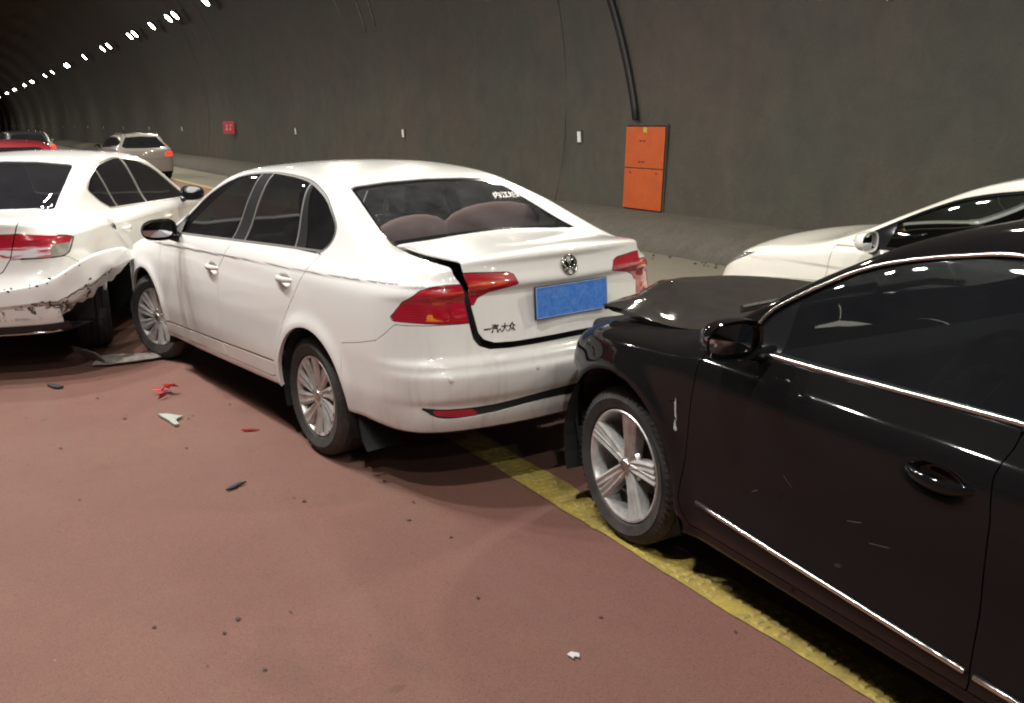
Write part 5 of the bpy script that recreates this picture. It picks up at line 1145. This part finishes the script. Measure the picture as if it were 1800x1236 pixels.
# ------------------------------------------------------------------ simpler cars: the passing white hatchback and the traffic ahead
HAT = dict(SUP, wb=2.65, zbelt=1.02, kr=.22, krt=.2, kf=.40, fbow=.42, crease=[(-1, .95), (3.4, .85)],
 plan=[(-1.0, .80), (-.8, .83), (-.5, .87), (-.1, .885), (.4, .89), (1.3, .89), (2.2, .89), (2.65, .885), (3.0, .86), (3.3, .80), (3.5, .70)],
 tuck=[(.12, -.10), (.18, -.065), (.26, -.028), (.36, -.012), (.5, 0), (.62, 0), (.78, -.004), (.90, -.018), (.97, -.04), (1.02, -.075), (1.08, -.12), (1.2, -.165), (1.35, -.235), (1.46, -.31), (1.55, -.40), (1.7, -.55)],
 top=[(-.9, 1.0), (-.8, 1.12), (-.65, 1.30), (-.5, 1.38), (-.2, 1.43), (.3, 1.455), (.8, 1.458), (1.15, 1.44), (1.5, 1.38), (1.85, 1.245), (2.15, 1.115), (2.35, 1.05), (2.5, 1.02), (2.9, .97), (3.2, .88), (3.4, .78), (3.55, .66)],
 front=[(.1, 3.35), (.2, 3.42), (.4, 3.48), (.6, 3.48), (.75, 3.44), (.9, 3.32), (1.1, 3.2)],
 rear=[(.1, -.70), (.3, -.78), (.6, -.80), (.9, -.76), (1.1, -.70), (1.3, -.55), (1.5, -.40)],
 flare=[(0, .37, .012), (2.65, .37, .015)], bottom=[(-1.2, .25), (4, .22)])
HAT.pop('topo')
def simple_car(name, label, pos, hd, d, mat, res, gl, dlo, rw, ws, lamp_r, lamp_m, head=None, doors=True, cat='car', rails=False, ax=(0, 2.65)):
    car = Car(name, label, cat, pos, hd, d, res); az = d['axz']
    ra = .415 if name == 'white_hatchback' else .375
    for c in ax: car.H = clip(car.H, -np.maximum(np.hypot(car.H[0][:, 0]-c, car.H[0][:, 2]-az)-ra, .5-car.H[0][:, 1]))
    car.underbody()
    D = car.take(side(car.H, dlo, .3), .001); s = poly_sdf(D[0][:, [0, 2]], dlo); ring = clip(D, -(s+.014)); D = clip(D, poly_sdf(D[0][:, [0, 2]], dlo)+.014); car.emit('window_seal', ring, M['gloss_black'], off=.001)
    for nm, a, b in (('q', (-.9, -.9), (.34, .46)), ('p', (.34, .46), (.37, .49)), ('r', (.37, .49), (1.08, 1.08)), ('p', (1.08, 1.08), (1.17, 1.17)), ('f', (1.17, 1.17), (1.90, 1.90)), ('p', (1.90, 1.90), (3, 3))):
        P = clip(D, slice_x(D, a, b)); car.emit('window_pillar' if nm == 'p' else 'side_window', P, M['gloss_black'] if nm == 'p' else gl, off=0 if nm == 'p' else -.004, depth=.004)
    P = car.take(np.maximum(tail(car.H, rw, .8), -car.H[0][:, 0]-1.2), .002); car.emit('rear_window', P, gl, 'mid', off=-.003, depth=0)
    P = car.take(topv(car.H, ws, .95), .002); car.emit('windscreen', P, gl, 'mid', off=-.003, depth=0)
    P = car.take(tail(car.H, lamp_r, -.3), .002); car.emit('tail_lamp', P, lamp_m, 'both', off=.002)
    if head: P = car.take(side(car.H, head, .3), .002); car.emit('headlamp', P, M['head_glass'], depth=.03)
    P = car.take(topv(car.H, [(2.42, -1), (2.42, 0), (2.36, .60), (2.33, .74), (2.7, .74), (3.05, .70), (3.25, .5), (3.33, 0), (3.33, -1)], .7), .0025); car.emit('bonnet', P, mat, 'mid')
    P = car.take(np.maximum(3.03-car.H[0][:, 0], car.H[0][:, 2]-.66), .0025); car.emit('front_bumper', P, mat, 'mid')
    P = car.take(np.maximum(car.H[0][:, 0]+.39, car.H[0][:, 2]-.66), .0025); rb = car.emit('rear_bumper', P, mat, 'mid')[0]
    if doors:
        P = car.take(side(car.H, [(2.22, .99), (2.24, .7), (2.27, .35), (2.2, .26), (1.14, .26), (1.12, .5), (1.12, .95), (1.12, 1.03)], .5), .0025); car.emit('front_door', P, mat)
        P = car.take(side(car.H, [(1.12, 1.03), (1.12, .95), (1.12, .5), (1.14, .26), (.50, .27), (.40, .45), (.25, .68), (.08, .85), (.05, 1.03)], .5), .0025); car.emit('rear_door', P, mat)
    P = car.take(topv(car.H, [(-.2, -1), (-.2, .45), (1.4, .45), (1.5, -1)], 1.25), .0); car.emit('roof', P, mat, 'mid', depth=0)
    car.emit('body_shell', car.H, mat, 'mid', depth=.02)
    for c in ax:
        for sd in (1, -1): make_wheel(car.root, c, .755*sd, az, az, .215, .205, 'thin', side=sd)
    for sg in (1, -1): handle(car, 1.27, .86, sg, M['white_plain'] if mat != M['dark_paint'] else M['gloss_black']); wm = wing_mirror(car.root, (1.93, sg*.97, 1.05), sg, M['white_plain'] if name == 'white_hatchback' else M['gloss_black'], size=(.11, .18, .12)); wm.children[0].data.materials[0] = M['gloss_black']
    q, n = car.drop((-2, .21, .58), (1, 0, 0)); mb = MB()
    if name in ('white_hatchback', 'red_sedan'): mb.box((0, 0, 0), (.012, .44, .14), bev=.003); mb.build('number_plate', simple('plate_'+name, (.05, .12, .40), .4), car.root, loc=(q[0]-.004, 0, .55))
    car.liners(ra, [(c, az) for c in ax], az); car.cabin(-.2, 1.95, w=.62, seats=((.98, .36), (.98, -.36)), bench=.15)
    if rails:
        for sg in (1, -1): mb = MB(); mb.tube([(x, sg*.50, float(car.body.Zc(np.array(x)))-.01+ (.02 if 0 < i < 4 else 0)) for i, x in enumerate((-.35, -.2, .4, 1.0, 1.25))], .013, 8); mb.build('roof_rail', M['chrome'], car.root, smooth=True)
    return car
dl = curve([(2.12, 1.035), (1.956, 1.118), (1.842, 1.175), (1.731, 1.225), (1.562, 1.285), (1.316, 1.330), (1.0, 1.352), (.5, 1.352), (.1, 1.32), (-.2, 1.26), (-.36, 1.16), (-.30, 1.09)], 3)+[(.3, 1.05), (1.2, 1.02), (1.95, .995), (2.10, 1.0)]
rwh = [(-1, 1.34), (0, 1.34), (.45, 1.32), (.60, 1.05), (.55, 1.02), (0, 1.02), (-1, 1.02)]; wsh = [(2.46, -1), (2.46, .0), (2.38, .55), (2.33, .66), (1.62, .50), (1.56, .3), (1.54, -1)]
hat = simple_car('white_hatchback', 'cream white hatchback passing in the far lane beyond the black sedan', (5.0428743, 1.28374402), .007859, HAT, M['white_right'], (.022, .018, .014), glass('clear_side_glass', tint=(.02, .02, .02), alpha_mix=.86), dl, rwh, wsh,
  [(.55, 1.0), (.84, 1.0), (.86, .86), (.60, .84)], M['lens_red'], head=[(2.80, .885), (3.05, .845), (3.35, .80), (3.5, .68), (3.2, .72), (3.02, .80)])
red = simple_car('red_sedan', 'dark red car ahead of the left white sedan, only its roof showing', (.66, 14.6), R(-2), SUP, M['red_paint'], (.04, .03, .03), M['glass_dark'], dl, [(-1, 1.39), (.5, 1.37), (.62, 1.12), (-1, 1.12)], wsh, [(.5, .98), (.9, .98), (.9, .84), (.5, .84)], M['lens_red'], ax=(0, 2.8))
LAMP_HATCH = [(.50, .82), (.50, .92), (.60, .97), (.95, .97), (.95, .82)]
bg = simple_car('champagne_hatchback', 'champagne hatchback with lit tail lamp driving off up the tunnel', (5.10, 30.4), R(2), dict(HAT, rear=[(.1, -.72), (.3, -.80), (.6, -.82), (.9, -.78), (1.0, -.70), (1.15, -.50), (1.4, -.20)]), M['champagne'], (.03, .025, .02), M['glass_dark'], dl, [(-1, 1.36), (0, 1.36), (.48, 1.33), (.66, 1.06), (.58, 1.01), (0, 1.0), (-1, 1.0)], wsh, [(.58, .74), (.58, .84), (.66, .88), (.95, .88), (.95, .74)], M['lit_red'], rails=True, ax=(0, 2.65)); bg.root.scale = (.94, .94, .94)
dk = simple_car('dark_estate', 'small dark car with red tail lamps far ahead at the left', (2.45, 36.5), R(1), dict(HAT), M['dark_paint'], (.05, .04, .03), M['glass_dark'], dl, rwh, wsh, LAMP_HATCH, M['lit_red'], ax=(0, 2.65))
dk = simple_car('dark_hatchback', 'farthest dark car ahead, one red tail lamp at the left edge', (-.35, 39.0), R(0), dict(HAT), M['dark_paint'], (.05, .04, .03), M['glass_dark'], dl, rwh, wsh, LAMP_HATCH, M['lit_red'], ax=(0, 2.65))

# ------------------------------------------------------------------ the driver of the hatchback
def driver():
    import bmesh
    root = empty('person', (0, 0, 0)); root.matrix_world = hat.root.matrix_basis.copy(); tag(root, 'driver in a dark top at the wheel of the cream white hatchback', 'person')
    skin = simple('skin', (.48, .25, .15), .55); cloth = simple('dark_top', (.02, .02, .03), .85); hair = simple('hair', (.012, .010, .009), .6)
    P = [((1.05, .36, .58), .15), ((1.08, .36, .78), .15), ((1.12, .36, .96), .14), ((1.16, .36, 1.05), .065), ((1.20, .36, 1.12), .058), ((1.14, .56, .99), .065), ((1.28, .60, .80), .05), ((1.52, .50, .92), .038), ((1.14, .16, .99), .065), ((1.28, .12, .80), .05), ((1.52, .24, .92), .038), ((1.22, .46, .56), .085), ((1.60, .46, .60), .07), ((1.78, .45, .36), .05), ((1.22, .26, .56), .085), ((1.60, .26, .60), .07), ((1.78, .27, .36), .05), ((1.60, .49, .955), .035), ((1.60, .25, .955), .035)]
    E = [(0, 1), (1, 2), (2, 3), (3, 4), (2, 5), (5, 6), (6, 7), (7, 17), (2, 8), (8, 9), (9, 10), (10, 18), (0, 11), (11, 12), (12, 13), (0, 14), (14, 15), (15, 16)]
    me = bpy.data.meshes.new('body'); me.from_pydata([p[0] for p in P], E, []); o = bpy.data.objects.new('body', me); col.objects.link(o); o.parent = root; me.materials.append(cloth)
    o.modifiers.new('skin', 'SKIN'); sv = me.skin_vertices[0].data
    for i, p in enumerate(P): sv[i].radius = (p[1], p[1]*(1.0 if i > 2 else 1.25))
    sv[0].use_root = True; sm = o.modifiers.new('sub', 'SUBSURF'); sm.levels = 2; sm.render_levels = 2
    bm = bmesh.new(); bmesh.ops.create_uvsphere(bm, u_segments=28, v_segments=20, radius=1)
    for v in bm.verts:
        x, y, z = v.co; sx, sy, sz = .098, .076, .118
        if z < 0: sy *= 1-.22*(-z)**1.5; sx *= 1-.10*(-z)
        px, py, pz = x*sx, y*sy, z*sz
        if x > .6 and abs(y) < .28 and -.35 < z < .15: px += .022*(1-abs(y)/.28)*(1-abs(z+.12)/.3 if abs(z+.12) < .3 else 0)
        if x > .5 and .1 < z < .35 and .25 < abs(y) < .6: px -= .006
        v.co = (px, py, pz)
    m = bpy.data.meshes.new('head'); bm.to_mesh(m); bm.free(); m.materials.append(skin); m.polygons.foreach_set('use_smooth', [True]*len(m.polygons)); h = bpy.data.objects.new('head', m); col.objects.link(h); h.parent = root; h.location = (1.33, .37, 1.175)
    bm = bmesh.new(); bmesh.ops.create_uvsphere(bm, u_segments=28, v_segments=20, radius=1)
    for v in bm.verts: v.co = (v.co.x*.106-.012, v.co.y*.086, v.co.z*.122+.014)
    bmesh.ops.delete(bm, geom=[v for v in bm.verts if v.co.z < .012+.9*max(0, v.co.x+.01) and not (v.co.x < -.02 and v.co.z > -.07)], context='VERTS')
    m = bpy.data.meshes.new('hair'); bm.to_mesh(m); bm.free(); m.materials.append(hair); m.polygons.foreach_set('use_smooth', [True]*len(m.polygons)); q = bpy.data.objects.new('hair', m); col.objects.link(q); q.parent = root; q.location = h.location
    for sg in (1, -1):
        mb = MB(); mb.tube([(1.33, .37+sg*.072, 1.155), (1.325, .37+sg*.084, 1.175), (1.33, .37+sg*.072, 1.20)], [.008, .014, .009], 8); mb.build('ear', skin, root, smooth=True)
        hb = Vector((1.63, .49 if sg > 0 else .25, .965)); mb = MB(); mb.box(tuple(hb), (.08, .045, .07), bev=.018)
        for k in range(4): mb.tube([hb+Vector((.025, -.018+.013*k, .03)), hb+Vector((.055, -.018+.013*k, .02)), hb+Vector((.06, -.018+.013*k, -.01)), hb+Vector((.04, -.018+.013*k, -.025))], .008, 6)
        mb.tube([hb+Vector((.0, -sg*.022, .02)), hb+Vector((.02, -sg*.045, .03)), hb+Vector((.045, -sg*.05, .015))], .009, 6); mb.build('hand', skin, root, smooth=True)
driver()
# small striped soft toy on the dashboard side of the hatchback
o = MB()
for k, (z, r) in enumerate(((1.035, .030), (1.055, .034), (1.075, .030), (1.095, .022))): o.lathe([(.001, z-.012), (r, z-.008), (r, z+.008), (.001, z+.012)], 16, axis='z')
t = NT('striped_cloth').set(rough=.8); v = t.coord('Object'); w = t.n('ShaderNodeTexWave', Scale=14.0); w.bands_direction = 'Z'; t.l(v, w.inputs['Vector']); t.col(t.ramp(w.outputs['Fac'], [(.2, (.75, .10, .03)), (.5, (.85, .55, .10)), (.8, (.85, .80, .65))]))
ob = o.build('ornament', t.m, smooth=True); ob.matrix_world = hat.root.matrix_basis @ Matrix.Translation((1.98, .62, .02)); tag(ob, 'small striped red and yellow ornament on the cream hatchback dashboard', 'ornament')

# ------------------------------------------------------------------ debris on the road
def shard(name, pts, h, mat, label, cat='debris', lift=0.002, bend=0.0, group=None):
    P = [Vector((x, y, 0)) for x, y in pts]; c = sum(P, Vector())/len(P); n = len(P)
    top = [(p.x-c.x, p.y-c.y, h+lift+bend*(p-c).length) for p in P]; bot = [(p.x-c.x, p.y-c.y, lift+bend*(p-c).length) for p in P]
    V = top+bot+[(0, 0, h*1.3+lift), (0, 0, lift)]
    F = [(i, (i+1) % n, 2*n) for i in range(n)]+[((i+1) % n+n, i+n, 2*n+1) for i in range(n)]+[(i, i+n, (i+1) % n+n, (i+1) % n) for i in range(n)]
    o = mesh_py(name, V, F, mat, loc=(c.x, c.y, 0)); tag(o, label, cat, group); return o
dirty_plastic = (lambda t: (t.col(t.mix(t.ramp(t.noise(t.coord('Object'), 14, 6, .7), [(.3, 0.0), (.65, 1.0)]), (.11, .10, .095), (.42, .36, .31))), t.m)[1])(NT('dirty_plastic').set(rough=.7))
red_pl = simple('red_lens_shard', (.42, .01, .02), .2, coat=1.0); grey_pl = simple('grey_shard', (.36, .37, .32), .6)
# crushed undertray panel under the tyres: crumpled sheet with an upturned ribbed flap
rows = []
base = [((.80, 7.24), (.70, 7.045)), ((.90, 7.27), (.80, 7.0)), ((1.0, 7.22), (.90, 6.985)), ((1.08, 7.17), (1.0, 6.98)), ((1.16, 7.13), (1.10, 6.985)), ((1.22, 7.09), (1.20, 7.01)), ((1.30, 7.05), (1.30, 7.02))]
for a, b in base:
    row = []
    for j in range(7):
        t = j/6; p = Vector(a).lerp(Vector(b), t); row.append((p.x, p.y, .012+.030*abs(mn.noise(Vector((p.x*9, p.y*9, 1))))+.012*math.sin(t*math.pi)))
    rows.append(row)
root = empty('undertray_fragment', (.9, 7.1, 0)); tag(root, 'crumpled grey undertray panel beneath the front wheel of the middle white sedan', 'debris')
def loc_(rows): return [[(p[0]-.9, p[1]-7.1, p[2]) for p in r] for r in rows]
mb = MB(); mb.grid(loc_(rows)); o = mb.build('panel', dirty_plastic, root, smooth=False); m = o.modifiers.new('thickness', 'SOLIDIFY'); m.thickness = .006
rows = []
for i in range(9):
    t = i/8; rows.append([(.60+.13*t+.006*(i % 2), 7.28-.24*t, .125-.02*t), (.645+.12*t+.006*(i % 2), 7.26-.23*t, .07), (.70+.10*t, 7.25-.21*t, .012)])
mb = MB(); mb.grid(loc_(rows)); o = mb.build('ribbed_flap', simple('grey_plastic', (.12, .12, .12), .6), root); m = o.modifiers.new('thickness', 'SOLIDIFY'); m.thickness = .008
root = empty('red_lens_fragment', (1.0, 6.03, 0)); tag(root, 'crumpled cluster of broken red lamp plastic on the road', 'debris')
for k in range(7):
    a = rng.uniform(0, 6.3); c = Vector((rng.normal()*.022, rng.normal()*.045, .015+.02*rng.random())); V = [c+Vector((rng.normal()*.028, rng.normal()*.028, rng.normal()*.02)) for _ in range(4)]; V = [(v.x, v.y, max(.002, v.z)) for v in V]
    mesh_py('red_piece', V, [(0, 1, 2), (0, 2, 3), (0, 3, 1), (1, 3, 2)], red_pl, root)
shard('grey_fragment', [(.875, 5.60), (.93, 5.57), (.995, 5.475), (.965, 5.46), (.945, 5.42), (.945, 5.34), (.92, 5.335), (.905, 5.45)], .012, grey_pl, 'pale grey L-shaped plastic fragment on the red road')
shard('red_sliver', [(1.225, 5.055), (1.27, 5.045), (1.315, 5.0), (1.27, 5.02), (1.235, 5.035)], .006, red_pl, 'thin red plastic sliver left of the middle white sedan rear wheel')
shard('dark_sliver', [(.925, 4.21), (.955, 4.245), (1.0, 4.268), (1.035, 4.262), (1.0, 4.245), (.965, 4.218)], .008, simple('dark_bit', (.03, .03, .04), .4), 'curled dark scrap in the middle of the open red road')
shard('dark_fragment', [(.375, 6.68), (.40, 6.70), (.44, 6.62), (.465, 6.57), (.43, 6.56), (.40, 6.60)], .012, simple('dark_bit2', (.045, .045, .05), .5), 'small dark plastic piece on the road at the far left')
shard('pale_chip', [(1.515, 2.215), (1.535, 2.222), (1.552, 2.20), (1.54, 2.18), (1.528, 2.195), (1.52, 2.185)], .003, simple('pale_chip', (.55, .52, .50), .7), 'small pale chip near the bottom middle of the road')
bits = [(.32, 5.30), (.70, 5.66), (.52, 4.9), (1.52, 3.45), (1.62, 3.62), (1.60, 3.20), (1.75, 2.35), (.60, 2.95), (.66, 3.02), (.40, 3.12), (1.02, 5.9), (1.3, 5.6), (.2, 6.0), (.62, 6.2), (1.45, 2.7), (1.2, 3.9)]
mb = MB()
for k in range(60):
    x, y = (bits[k] if k < len(bits) else (rng.uniform(-.4, 2.1), rng.uniform(1.3, 7.5))); s_ = rng.uniform(.003, .008) if k >= len(bits) else rng.uniform(.006, .012); a = rng.uniform(0, 6.3)
    V = [(x+s_*rng.uniform(.5, 1.6)*math.cos(a+i*1.257), y+s_*rng.uniform(.5, 1.6)*math.sin(a+i*1.257), .001) for i in range(5)]+[(x, y, s_*.35)]; mb.add(V, [(i, (i+1) % 5, 5) for i in range(5)])
o = mb.build('road_grit', simple('grit', (.075, .045, .04), .9)); tag(o, kind='stuff'); o['label'] = 'fine dark grit and crumbs scattered over the red road'
